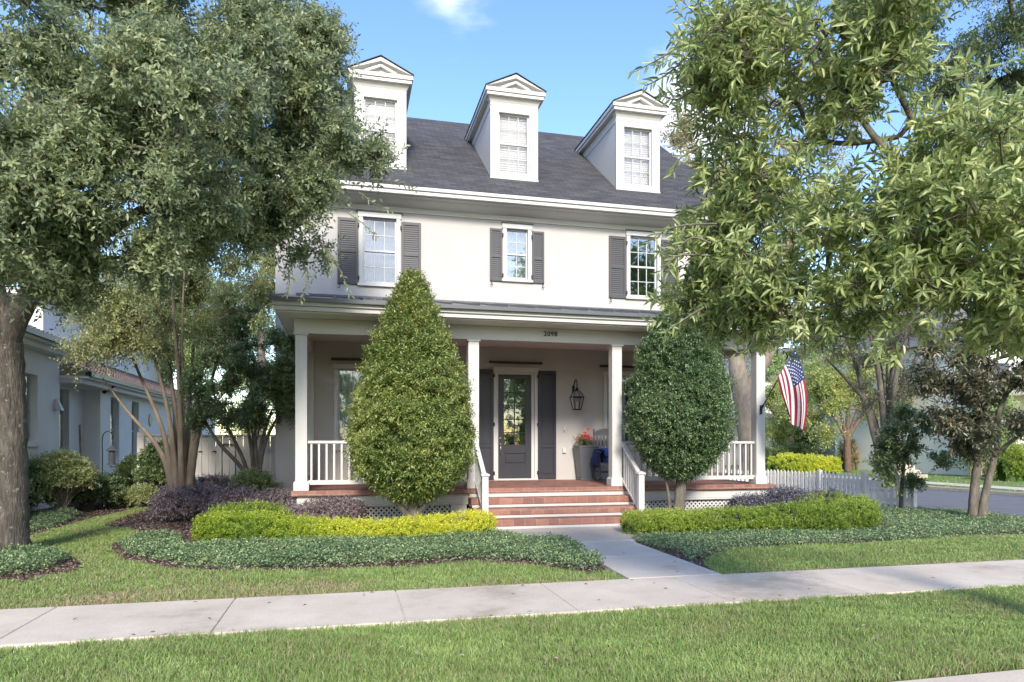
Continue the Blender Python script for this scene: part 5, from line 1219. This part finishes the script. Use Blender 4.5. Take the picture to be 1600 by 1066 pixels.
# leafless-looking crape myrtle beyond the picket fence
cb = W(1392, 765, 22); cb[2] = 0
cst = []
for (x1, y1, x2, y2, dd) in ((1350, 620, 1310, 500, .3), (1375, 600, 1345, 480, -.3), (1388, 590, 1385, 470, .4), (1398, 600, 1420, 480, -.5), (1405, 620, 1450, 500, .3), (1380, 640, 1365, 520, .6), (1395, 560, 1400, 450, 0), (1360, 640, 1290, 560, .2)):
    cst.append(([W(1392 + (x1 - 1392) * .2, 760, 22), W(1392 + (x1 - 1392) * .5, 700, 22), W(x1, y1, 22 + dd), W((x1 + x2) / 2 + 4, (y1 + y2) / 2, 22 + dd), W(x2, y2, 22 + dd * 1.4)], [.14, .10, .08, .055, .02]))
tree('crape_myrtle', 'sparse bare-branched crape myrtle beyond the white picket fence', 'tree', cb, [cb, W(1392, 680, 22), W(1390, 600, 22)],
     [ell(1370, 500, 22, 90, 40, 1.3), ell(1310, 540, 22, 40, 40, .8), ell(1430, 540, 22, 40, 50, .9), ell(1385, 600, 21.5, 50, 60, .7)], 240, M['bark_grey'], L['magnolia'], rad=.5, ntw=5, nl=8, Ll=.10, Wl=.045, tpl='fold', r0=.035, clump=60, trunk=cst, pull=.2, upb=.6)
# yellowing tree on the far lawn
yb_ = W(1325, 737, 36); yb_[2] = 0
yst = [([W(1325, 740, 36), W(1324, 700, 36), W(1324, 672, 36)], [.19, .16, .15])] + [([W(1324, 690, 36), W(1324 + dx * .35, 655, 36), W(1324 + dx, 590 + abs(dx) * .3, 36 + .3 * k)], [.10, .07, .03]) for k, dx in enumerate((-55, -25, 5, 30, 55))]
tree('ornamental_tree', 'yellow-green vase-shaped tree with reddish trunk on the lawn across the street', 'tree', yb_, [yb_, W(1324, 680, 36), W(1324, 640, 36)],
     [ell(1270, 620, 36, 40, 35, 1.8), ell(1320, 590, 36, 60, 40, 2), ell(1365, 610, 36, 35, 35, 1.5), ell(1285, 660, 35, 25, 25, 1)], 300, M['bark_red'], L['yellow'], rad=.7, ntw=8, nl=10, Ll=.15, Wl=.075, tpl='fold', r0=.10, clump=60, trunk=yst)

# background trees
def bgtree(name, label, px, py_top, py_bot, c, rx, lm, bark='bark_grey', nT=200, Ll=.17, hz=None, seed=0, cat='tree', group=None, trunkx=0):
    b_ = W(px + trunkx, 720, c); b_[2] = 0; cy = (py_top + py_bot) / 2; ry_ = (py_bot - py_top) / 2; rcm = rx * c / F
    el = [ell(px, cy, c, rx * .8, ry_, rcm * .7), ell(px - rx * .45, cy + ry_ * .25, c - .5, rx * .5, ry_ * .6, rcm * .5), ell(px + rx * .45, cy + ry_ * .15, c + .3, rx * .5, ry_ * .65, rcm * .5), ell(px + rx * .1, cy - ry_ * .35, c, rx * .5, ry_ * .6, rcm * .5)]
    tr_ = [b_, W(px + trunkx, 700, c), W(px + trunkx * .5, cy, c)]
    return tree(name, label, cat, b_, tr_, el, nT, M[bark], lm, rad=Ll * 5, ntw=9, nl=11, Ll=Ll, Wl=Ll * .5, tpl='fold', r0=.15, shell=.4, clump=max(20, nT // 5), twigs=False, group=group, trunk=[(tr_, [.25, .22, .15])])
G_ = 'trees across the side street'
bgtree('background_tree', 'olive-green tree just beyond the flag, over the white far house', 1235, 480, 690, 44, 55, L['far'], nT=230, group=G_)
bgtree('background_tree', 'dark conical evergreen between the flag and the yellow-green tree', 1247, 655, 712, 46, 27, L['dark'], nT=110, Ll=.15, group=G_)
bgtree('background_tree', 'broad pale-leaved tree above the yellow-green vase-shaped tree', 1330, 440, 620, 58, 95, L['far'], nT=320, Ll=.26, group=G_)
bgtree('background_tree', 'brownish shrubby tree low behind the reddish trunk', 1360, 640, 735, 48, 50, L['brown'], nT=150, Ll=.16, group=G_)
bgtree('background_tree', 'tall olive tree behind the bare-branched crape myrtle', 1440, 420, 660, 50, 75, L['brown'], nT=300, Ll=.24, group=G_)
bgtree('background_tree', 'dark round tree above the brick house behind the forked bronze-leaved tree', 1560, 430, 660, 42, 85, L['far'], nT=330, Ll=.2, group=G_)
bgtree('background_tree', 'grey-green tree at the picture edge behind the brick house', 1660, 400, 640, 48, 80, L['dark'], nT=260, Ll=.24, group=G_)
bgtree('background_tree', 'bright green small tree beside the porch column and flagpole', 1212, 590, 700, 40, 26, L['yellow'], nT=90, Ll=.15, group=G_)
bgtree('background_tree', 'olive bushy tree in front of the white garage house, left of the forked street tree', 1462, 545, 742, 36, 52, L['brown'], nT=230, Ll=.14, group=G_)
bgtree('background_tree', 'green bushy tree low behind the forked street tree', 1545, 600, 735, 31, 40, L['far'], nT=150, Ll=.13, group=G_)
# behind the fence on the left
G2 = 'trees behind the board fence'
bgtree('backyard_tree', 'green backyard tree showing above the beige board fence', 395, 500, 690, 33, 40, L['far'], nT=170, Ll=.15, group=G2)
bgtree('backyard_tree', 'tall backyard tree behind the crape myrtle crown', 290, 400, 620, 36, 90, L['far'], nT=300, Ll=.18, group=G2)
bgtree('backyard_tree', 'backyard tree close to the house wall corner above the porch eave', 408, 380, 520, 30, 28, L['myrtle'], nT=110, Ll=.12, group=G2)

# ------------------------------------------------------------------ shrubs and hedges
def hedge_mesh(path, wid, hts, lm, Ll, Wl, dens, name, label, cat, top_round=.35, rad=.09, ntw=4, nl=9, up=.9, group=None, jag=.05, seed=5, vramp=None, tpl='fold', core=True, zb=GZ):
    """a clipped mass along a path (x, y); hts = heights at the path points"""
    r2 = np.random.default_rng(seed); path = np.array(path, float); L_ = np.r_[0, np.cumsum(np.linalg.norm(np.diff(path, axis=0), axis=1))]; tot = L_[-1]
    e = empty(name, (path[:, 0].mean(), path[:, 1].mean(), zb), label, cat, group)
    wid = np.broadcast_to(wid, (len(path),)); hts = np.broadcast_to(hts, (len(path),))
    def pt(s_, a, k):   # a in 0..pi across the section
        x = np.interp(s_, L_, path[:, 0]); y = np.interp(s_, L_, path[:, 1]); w_ = np.interp(s_, L_, wid) / 2; h_ = np.interp(s_, L_, hts) - zb
        x2 = np.interp(s_ + .05, L_, path[:, 0]) - np.interp(s_ - .05, L_, path[:, 0]); y2 = np.interp(s_ + .05, L_, path[:, 1]) - np.interp(s_ - .05, L_, path[:, 1]); n_ = np.hypot(x2, y2) + 1e-9; nx, ny = -y2 / n_, x2 / n_
        endc = np.clip(np.minimum(s_, tot - s_) / np.maximum(w_, .01), 0, 1); endf = np.sqrt(1 - (1 - endc) ** 2) * .75 + .25 * (endc > 0)
        ca, sa = np.cos(a), np.sin(a); p_ = top_round + .15
        cx_ = np.sign(ca) * np.abs(ca) ** p_; sz = np.abs(sa) ** p_
        b_ = 1 + jag * 2.2 * fnoise(np.stack([x, y, a], 1), 2.3, seed) + jag * fnoise(np.stack([x, y, a], 1), 7, seed + 1)
        return np.stack([x + nx * w_ * cx_ * k * endf * b_, y + ny * w_ * cx_ * k * endf * b_, zb + h_ * sz * k * b_ * (.6 + .4 * endf)], 1)
    area = tot * (wid.mean() + 2 * hts.mean()); n = int(area * dens)
    n = int(n * 1.25); s_ = r2.uniform(0, tot, n); a = r2.uniform(.0, math.pi, n); sd_ = r2.random(n) < .3; a[sd_] = np.where(r2.random(sd_.sum()) < .5, r2.uniform(.0, .35, sd_.sum()), math.pi - r2.uniform(.0, .35, sd_.sum())); T = pt(s_, a, r2.uniform(.84, 1.0, n)); C = pt(s_, a, np.full(n, .45)); C[:, 2] *= .6
    P, LD, N, Ls, Ws, V, tw = sprays(T, C, rad, ntw, nl, Ll, Wl, .7, up, .02, .8, .5)
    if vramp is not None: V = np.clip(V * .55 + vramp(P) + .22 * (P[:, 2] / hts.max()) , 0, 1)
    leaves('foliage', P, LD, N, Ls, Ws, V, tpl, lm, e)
    if core:
        m_ = MB(); ns, na = max(6, int(tot / .12)), 10; vs = []
        for i in range(ns + 1):
            aa = np.linspace(0, math.pi, na + 1); vs += [tuple(q) for q in pt(np.full(na + 1, .03 + (tot - .06) * i / ns), aa, .70 * (1 + .06 * r2.normal(size=na + 1)))]
        m_.mesh(vs, [(i * (na + 1) + j, i * (na + 1) + j + 1, (i + 1) * (na + 1) + j + 1, (i + 1) * (na + 1) + j) for i in range(ns) for j in range(na)]); m_.build('inner_twigs', lm, e)
    return e
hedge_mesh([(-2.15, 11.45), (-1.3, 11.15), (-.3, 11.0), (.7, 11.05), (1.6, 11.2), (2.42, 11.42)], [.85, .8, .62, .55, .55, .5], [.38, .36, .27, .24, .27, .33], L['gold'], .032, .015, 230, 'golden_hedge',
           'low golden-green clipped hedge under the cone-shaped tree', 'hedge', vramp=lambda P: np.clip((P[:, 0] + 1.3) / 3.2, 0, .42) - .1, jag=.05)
hedge_mesh([(-2.1, 12.05), (-1.4, 11.9), (-.9, 11.75)], .6, [.43, .45, .40], L['lime'], .032, .015, 220, 'lime_hedge', 'raised lime-green end of the hedge in front of the purple shrubs', 'hedge', jag=.07, seed=8)
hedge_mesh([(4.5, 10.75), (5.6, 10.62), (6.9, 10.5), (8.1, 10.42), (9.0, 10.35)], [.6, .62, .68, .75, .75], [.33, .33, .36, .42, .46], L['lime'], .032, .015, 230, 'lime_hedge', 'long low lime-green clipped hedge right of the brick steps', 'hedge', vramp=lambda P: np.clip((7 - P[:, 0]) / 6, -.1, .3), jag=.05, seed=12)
hedge_mesh([(7.9, 11.25), (8.8, 11.1), (9.55, 10.85)], .75, [.46, .50, .46], L['lime'], .032, .015, 200, 'lime_hedge', 'upper lime-green hedge block between purple shrub and picket fence', 'hedge', jag=.05, seed=14)

def shrub(name, label, cat, c, r, lm, n, Ll, Wl, rad=.16, ntw=5, nl=10, up=.4, droop=.1, tpl='fold', group=None, stems=5, bark='bark_grey', shell=.6, outb=.7, whorl=0, lift=0):
    """loose bush: c = centre of its mass on the ground plan, r = radii"""
    c = np.array(c, float); e = empty(name, (c[0], c[1], GZ), label, cat, group); r = np.array(r, float)
    q = rsph(n); q[:, 2] = np.abs(q[:, 2]) * 1.25 - .25; q = q * (1 - (1 - rng.random((n, 1)) ** .5) * (1 - shell)) ; q *= (1 + .16 * fnoise(q, 2.2, int(abs(c[0] * 37)) + 3))[:, None]
    T = c + q * r; C = np.broadcast_to(c - (0, 0, r[2] * .4), T.shape)
    P, LD, N, Ls, Ws, V, tw = sprays(T, C, rad, ntw, nl, Ll, Wl, outb, up, droop, .85, .5, whorl=whorl); k = P[:, 2] > GZ + .01
    leaves('foliage', P[k], LD[k], N[k], Ls[k], Ws[k], V[k], tpl, lm, e)
    ts = TubeSet(); base = np.array((c[0], c[1], GZ)); idx = rng.choice(n, min(n, 60), replace=False); mid = base + (T[idx] - base) * (.35, .35, .5) + rng.normal(size=(len(idx), 3)) * .02
    sp_ = np.array([base + rng.normal(size=3) * (.05, .05, 0) for _ in range(len(idx))]); ts.segs(sp_, mid, .014, .009); ts.segs(mid, T[idx], .009, .004)
    ts.build('stems', M[bark], e)
    return e
GP_ = 'purple loropetalum-like shrubs'
GP_ = 'purple-leaved shrubs along the porch'
ot = [o_ for o_ in D.objects if o_.name.startswith('oak_tree')][0]
for pts, n in (((590, 250), (620, 245), (634, 228)), 12), (((580, 280), (620, 285), (650, 296)), 16), (((590, 270), (610, 262), (640, 262)), 12), (((560, 300), (585, 318), (612, 330)), 12), (((490, 60), (530, 68), (552, 60)), 12), (((490, 95), (530, 110), (550, 118)), 12), (((515, 140), (535, 150), (548, 168)), 11), \
        (((520, 170), (532, 190), (528, 212)), 10), (((480, 25), (515, 15), (540, 22)), 12), (((520, 400), (535, 430), (548, 462)), 13), (((480, 420), (478, 448), (470, 470)), 11), (((540, 330), (570, 352), (588, 372)), 12), (((450, 420), (452, 445), (446, 462)), 10), (((500, 380), (520, 405), (516, 430)), 11), (((540, 200), (570, 205), (590, 190)), 11), (((430, 400), (440, 425), (462, 438)), 9):
    sprig([W(x, y, 9.6) for x, y in pts], n, ot, Ll=.085, Wl=.034, lm=L['oak'])
for i, (px, py, c, rx, h_, lab) in enumerate(((300, 812, 13.3, 52, .62, 'purple shrub at the lawn end of the row, below the crape myrtle'), (372, 812, 13.2, 45, .56, 'purple shrub behind the lime-green hedge end'),
        (430, 812, 13.0, 40, .52, 'purple shrub below the house corner'), (490, 815, 12.4, 40, .50, 'purple shrub under the first porch column'), (535, 815, 12.2, 30, .46, 'small purple shrub against the lattice, nearest the cone-shaped tree'))):
    q = W(px, py, c); shrub('purple_shrub', lab, 'shrub', (q[0], q[1], h_ * .42), (rx * c / F * 1.08, .45, h_ * .62), L['purple'], 400, .036, .020, group=GP_, rad=.14, up=.25, droop=.1, outb=.5)
q = W(330, 790, 15.8); shrub('purple_shrub', 'dark purple shrub behind the others, at the foot of the board fence', 'shrub', (q[0], q[1], .30), (1.15, .4, .42), L['purple'], 420, .036, .020, group=GP_, rad=.15)
GB_ = 'dusky purple shrubs at the porch end'
for (px, c, rx, h_, lab) in ((1172, 12.9, 28, .40, 'dusky purple shrub against the lattice, right of the egg-shaped tree'), (1225, 13.0, 42, .52, 'dusky purple shrub at the porch corner'), (1285, 13.3, 36, .50, 'dusky purple shrub in front of the picket fence')):
    q = W(px, 800, c); shrub('purple_shrub', lab, 'shrub', (q[0], q[1], h_ * .42), (rx * c / F * 1.15, .5, h_ * .62), L['purpleb'], 430, .040, .022, group=GB_, rad=.15, up=.25)
# neighbour's bed
q = W(92, 800, 14.8); shrub('green_shrub', 'bright green rounded shrub beside the oak trunk, below the small window', 'shrub', (q[0], q[1], .72), (.62, .55, .52), L['myrtle'], 420, .055, .028, rad=.18, tpl='oval', bark='bark_pale', stems=8)
q = W(135, 790, 15.8); shrub('dark_shrub', 'dark low shrub between the green shrub and the clipped box', 'shrub', (q[0], q[1], .32), (.62, .5, .42), L['dark'], 380, .05, .026, rad=.17, tpl='oval')
q = W(175, 785, 17.2); shrub('pale_shrub', 'small grey-green shrub at the foot of the pale wall', 'shrub', (q[0], q[1], .28), (.35, .35, .38), L['cover'], 150, .06, .03, rad=.16, tpl='oval')
q = W(205, 780, 17.6); hedge_mesh([(q[0] - .30, q[1]), (q[0] + .38, q[1] + .1)], .75, 1.12, L['dark'], .045, .024, 260, 'box_shrub', 'dark clipped box-shaped shrub before the fence post', 'shrub', top_round=.1, jag=.02, seed=31)
q = W(247, 782, 17.0); shrub('camellia_shrub', 'dark glossy upright shrub between clipped box and crape myrtle stems', 'shrub', (q[0], q[1], .72), (.36, .36, .72), L['dark'], 250, .075, .038, rad=.22, tpl='oval')
q = W(222, 785, 16.4); shrub('low_shrub', 'light green low shrub in front of the clipped box', 'shrub', (q[0], q[1], .18), (.38, .3, .26), L['myrtle'], 150, .045, .024, rad=.13, tpl='oval')
q = W(395, 790, 14.1); shrub('green_shrub', 'small green bush round the stems of the dark evergreen at the house corner', 'shrub', (q[0], q[1], .42), (.42, .35, .42), L['myrtle'], 170, .06, .03, rad=.18, tpl='oval')
q = W(40, 800, 14.2); shrub('variegated_shrub', 'sparse dark plant half hidden behind the oak trunk', 'shrub', (q[0], q[1], .45), (.35, .3, .5), L['dark'], 90, .11, .05, rad=.22, tpl='long')
# yard across the street
q = W(1250, 735, 33); hedge_mesh([(q[0] - 1.55, q[1]), (q[0] + 1.7, q[1] - .4)], 1.4, [.95, .85], L['gold'], .07, .035, 60, 'round_hedge', 'yellow-green clipped hedge beyond the picket fence, below the flag', 'hedge', jag=.05, seed=41, rad=.14, vramp=lambda P: .25 + 0 * P[:, 0], zb=0)
q = W(1218, 722, 38); hedge_mesh([(q[0] - 1.6, q[1]), (q[0] + 2.4, q[1])], 1.2, 1.25, L['dark'], .09, .045, 40, 'green_hedge', 'dark green hedge in front of the far white porch', 'hedge', jag=.05, seed=42, rad=.2, zb=0)
q = W(1592, 745, 27.5); hedge_mesh([(q[0] - .9, q[1]), (q[0] + 2.2, q[1])], 1.1, [1.25, 1.3], L['lime'], .07, .035, 60, 'trimmed_hedge', 'bright green hedge before the brick house across the side street', 'hedge', jag=.08, seed=43, rad=.16, zb=0)
q = W(1350, 742, 40); hedge_mesh([(q[0] - 1.5, q[1]), (q[0] + 5.5, q[1])], 1.0, [1.5, 1.2], L['brown'], .10, .05, 35, 'dry_hedge', 'straw-coloured hedge behind the reddish tree trunk', 'hedge', jag=.12, seed=44, rad=.25, zb=0)

# ------------------------------------------------------------------ ground cover, mulch chips, grass
def cover(name, polys, dens, hfun, lm, Ll=.030, Wl=.018, zb=GZ):
    P = np.concatenate([poly_pts(p, dens) for p in polys]); n = len(P)
    h_ = hfun(P); keep = h_ > .02; P, h_ = P[keep], h_[keep]; n = len(P)
    f = rng.random(n) ** .55; Z = zb + h_ * f
    P3 = np.stack([P[:, 0], P[:, 1], Z], 1); T = P3
    LD = norm(rsph(n) * (1, 1, .55) + np.array((0, -.15, .25))); N = norm(np.array((0, -.1, 1)) + rng.normal(size=(n, 3)) * .5)
    s_ = rng.uniform(.6, 1.2, n); o = leaves(name, P3, LD, N, Ll * s_, Wl * s_, rng.random(n), 'oval', lm); o['kind'] = 'stuff'; return o
def edge_dist(P, poly):
    P = np.asarray(P); poly = np.array([p[:2] for p in poly]); d = np.full(len(P), 1e9)
    for i in range(len(poly)):
        a, b = poly[i], poly[(i + 1) % len(poly)]; ab = b - a; t = np.clip(((P - a) @ ab) / (ab @ ab + 1e-9), 0, 1); d = np.minimum(d, np.linalg.norm(P - a - t[:, None] * ab, axis=1))
    return d
def ground_cover(name, label, poly, dens, H=.20):
    poly = [tuple(p[:2]) for p in poly]
    h = lambda P: H * np.clip((edge_dist(P, poly) + .05 + .10 * fnoise(P, 5.0, 14)) / .22, 0, 1) ** .5 * (1 + .35 * fnoise(P, 3.0, 4)) * (1 + .3 * fnoise(P, 9, 6))
    o = cover(name, [poly], dens, h, L['cover']); o['label'] = label; o['category'] = 'ground cover'
    # soft mound of stems beneath
    return o
gc_left = GP([(184, 848), (200, 866), (280, 881), (345, 887), (430, 886), (520, 883), (600, 880), (700, 873), (760, 870), (830, 876), (880, 886), (925, 890), (945, 880), (915, 862), (880, 842)]) + [(3.0, 10.1), (2.4, 10.9), (1.6, 10.85), (.6, 10.7), (-.3, 10.65), (-1.2, 10.75), (-2.3, 11.0), (-2.6, 12.2), (-3.2, 12.3)]
ground_cover('ground_cover', 'grey-green ground cover in front of the golden hedge', gc_left, 4800, .14)
gc_right = [(4.36, 10.1), (4.34, 9.1), (4.5, 8.7)] + GP([(1080, 876), (1105, 866), (1150, 856), (1300, 849), (1440, 841), (1540, 834), (1610, 831)]) + [(12.9, 9.6), (12.95, 12.6), (12.3, 12.8), (11.4, 13.3), (10.2, 11.8), (9.4, 10.4), (9.2, 9.95), (6.9, 10.1), (4.6, 10.4)]
ground_cover('ground_cover', 'grey-green ground cover below the lime-green hedge, reaching the street tree', gc_right, 3600, .11)
gc_oak = GP([(-60, 902), (30, 898), (85, 886), (110, 872), (60, 858), (-60, 856)])
ground_cover('ground_cover', 'small patch of ground cover round the oak trunk', gc_oak, 6000, .15)
gc_side = GP([(45, 832), (100, 818), (128, 804), (110, 798), (50, 806)])
ground_cover('ground_cover', 'narrow patch of ground cover behind the oak trunk', gc_side, 3500, .14)

beds = [left_bed, right_bed, oak_bed, side_bed]
P = np.concatenate([poly_pts(left_bed, 900), poly_pts(right_bed, 500), poly_pts(oak_bed, 1600), poly_pts(side_bed, 500)]); n = len(P)
P3 = np.stack([P[:, 0], P[:, 1], GZ + .006 + rng.random(n) * .02], 1); LD = norm(rsph(n) * (1, 1, .25)); N = norm(np.array((0, 0, 1)) + rng.normal(size=(n, 3)) * .35); s_ = rng.uniform(.5, 1.4, n)
o = leaves('mulch_chips', P3, LD, N, .05 * s_, .02 * s_, rng.random(n), 'fold', L['chips']); o['kind'] = 'stuff'; o['label'] = 'brown bark mulch and dead leaves in the planting beds'; o['category'] = 'mulch'

def grass(name, label, polys, dens, H, wd, excl=(), dry=None):
    P = np.concatenate([poly_pts(p, d_) for p, d_ in zip(polys, dens)])
    for e_ in excl: P = P[~in_poly(P, [q[:2] for q in e_])]
    n = len(P); hh = H * rng.uniform(.45, 1.35, n) * (1 + .35 * fnoise(P, 2.0, 11)) * (1 + .35 * fnoise(P, 9.0, 12)); c = np.hypot(P[:, 0], P[:, 1]); wv = wd * rng.uniform(.7, 1.3, n) * np.clip(c / 6, 1, 2.2)
    a = rng.uniform(0, 6.28, n); lean = rng.uniform(.15, 1.05, n); dx = np.stack([np.cos(a), np.sin(a)], 1)
    b_ = rng.uniform(0, 6.28, n); wx = np.stack([np.cos(b_), np.sin(b_)], 1)
    X = np.zeros((n, 5, 3)); z0 = GZ - .012
    X[:, 0, :2] = P - wx * wv[:, None] / 2; X[:, 1, :2] = P + wx * wv[:, None] / 2; X[:, :2, 2] = z0
    m1 = P + dx * (hh * lean * .35)[:, None]; X[:, 2, :2] = m1 + wx * wv[:, None] * .38; X[:, 3, :2] = m1 - wx * wv[:, None] * .38; X[:, 2:4, 2] = (z0 + hh * .6)[:, None]
    X[:, 4, :2] = P + dx * (hh * lean)[:, None]; X[:, 4, 2] = z0 + hh * (1.05 - .35 * lean)
    lp = np.array([0, 1, 2, 3, 3, 2, 4]); loops = (np.arange(n)[:, None] * 5 + lp[None]).ravel(); sizes = np.tile([4, 3], n)
    v = np.clip(.36 + .5 * rng.random(n) + .14 * fnoise(P, 1.3, 21) + .12 * fnoise(P, 8, 22), 0, 1)
    pd = .06 + .10 * np.clip(fnoise(P, .9, 31), 0, 1) + (dry(P) if dry else 0); isd = rng.random(n) < pd * 1.3; v[isd] = rng.uniform(0, .22, isd.sum())
    o = raw_mesh(name, X.reshape(-1, 3), loops, sizes, L['grass'], None, np.repeat(v, 2)); o['kind'] = 'stuff'; o['label'] = label; o['category'] = 'lawn'; return o
front = [(-4.5, 3.66), (2.55, 3.66), (2.55, 3.9), (12, 3.66), (12, 5.79), (-4.5, 5.79)]
grass('verge_grass', 'thick green grass strip between the sidewalk and the kerb', [[(-4.2, 3.72), (4.5, 3.72), (9.5, 4.6), (9.5, 5.80), (-4.2, 5.80)]], [9800], .058, .0056,
      dry=lambda P: .25 * np.clip(1 - (P[:, 1] - 3.66) / .5, 0, 1) * (P[:, 0] > 2) + .12 * np.clip(fnoise(P, 2.4, 41) - .2, 0, 1))
lawn_l = [(-8.5, 7.08), (3.03, 7.08), (3.06, 8.2), (2.6, 8.6), (-1.5, 9.2), (-3.0, 10.5), (-3.2, 12.4), (-3.6, 13.2), (-4.4, 14.5), (-4.5, 19), (-5.2, 19), (-7.5, 16), (-9, 12)]
grass('lawn_grass', 'green front lawn with dry patches, on the oak side of the path', [lawn_l], [5200], .055, .0056, (left_bed, oak_bed, side_bed),
      dry=lambda P: .40 * np.clip(1 - (P[:, 1] - 7.07) / .35, 0, 1) + .45 * np.clip(1 - np.hypot((P[:, 0] + 1.4) / 2.2, (P[:, 1] - 7.5) / .6), 0, 1) + .25 * np.clip(fnoise(P, 1.6, 51), 0, 1))
lawn_r = [(4.2, 7.08), (12.9, 7.08), (12.95, 9.6), (4.5, 9.0)]
grass('lawn_grass', 'green lawn between the sidewalk and the ground cover, flag side of the path', [lawn_r], [4600], .055, .0058, (right_bed,),
      dry=lambda P: .35 * np.clip(1 - (P[:, 1] - 7.07) / .35, 0, 1) + .12 * np.clip(fnoise(P, 1.6, 52), 0, 1))
grass('street_verge_grass', 'sunlit grass strip along the side street by the fence end', [[(11.9, 13.3), (12.97, 12.7), (12.97, 40), (11.4, 40), (11.7, 14)]], [350], .07, .015)
grass('far_lawn_grass', 'bright lawn across the side street', [[(19.1, 10), (20.6, 10), (20.6, 55), (19.1, 55)], [(21.9, 10), (42, 10), (42, 60), (21.9, 60)]], [110, 45], .10, .03)
# fallen leaves
P = np.concatenate([rng.uniform((-4, 3.8), (9, 9), (150, 2)), rng.uniform((-6, 7.1), (-1, 10), (110, 2))]); n = len(P)
hm = np.where((P[:, 1] > 5.8) & (P[:, 1] < 7.07), .006, .03)
o = leaves('fallen_leaves', np.stack([P[:, 0], P[:, 1], hm], 1), norm(rsph(n) * (1, 1, .15)), norm(np.array((0, 0, 1)) + rng.normal(size=(n, 3)) * .2), .045, .022, rng.uniform(.4, 1, n), 'oval', L['chips']); o['kind'] = 'stuff'; o['label'] = 'small brown fallen leaves scattered on lawn and sidewalk'; o['category'] = 'leaves'

# tall trees further along, mirrored by the window beside the flag end
T, C = sample_ell([(np.array((x, -20 + 2 * math.sin(x), 9.)), 5., 9, 3) for x in (17, 23, 30)], 700, .6)
P, LD, N, Ls, Ws, V, tw = sprays(T, C, 1.2, 6, 8, .5, .3, .5, .2, .1)
o = leaves('tall_wood', P, LD, N, Ls, Ws, V, 'fold', L['far']); o['kind'] = 'stuff'; o['label'] = 'tall trees across the street, mirrored in one window'; o['category'] = 'trees'
# wood on the other side of the street, behind the viewer: the windows mirror it
T, C = sample_ell([(np.array((x, -34 + 3 * math.sin(x), 4.5)), 5.5, 4.5, 3) for x in range(-30, 40, 9)], 900, .6)
P, LD, N, Ls, Ws, V, tw = sprays(T, C, 1.3, 6, 8, .5, .3, .5, .2, .1)
o = leaves('wood', P, LD, N, Ls, Ws, V, 'fold', L['far']); o['kind'] = 'stuff'; o['label'] = 'row of trees across the street, mirrored in the windows'; o['category'] = 'trees'
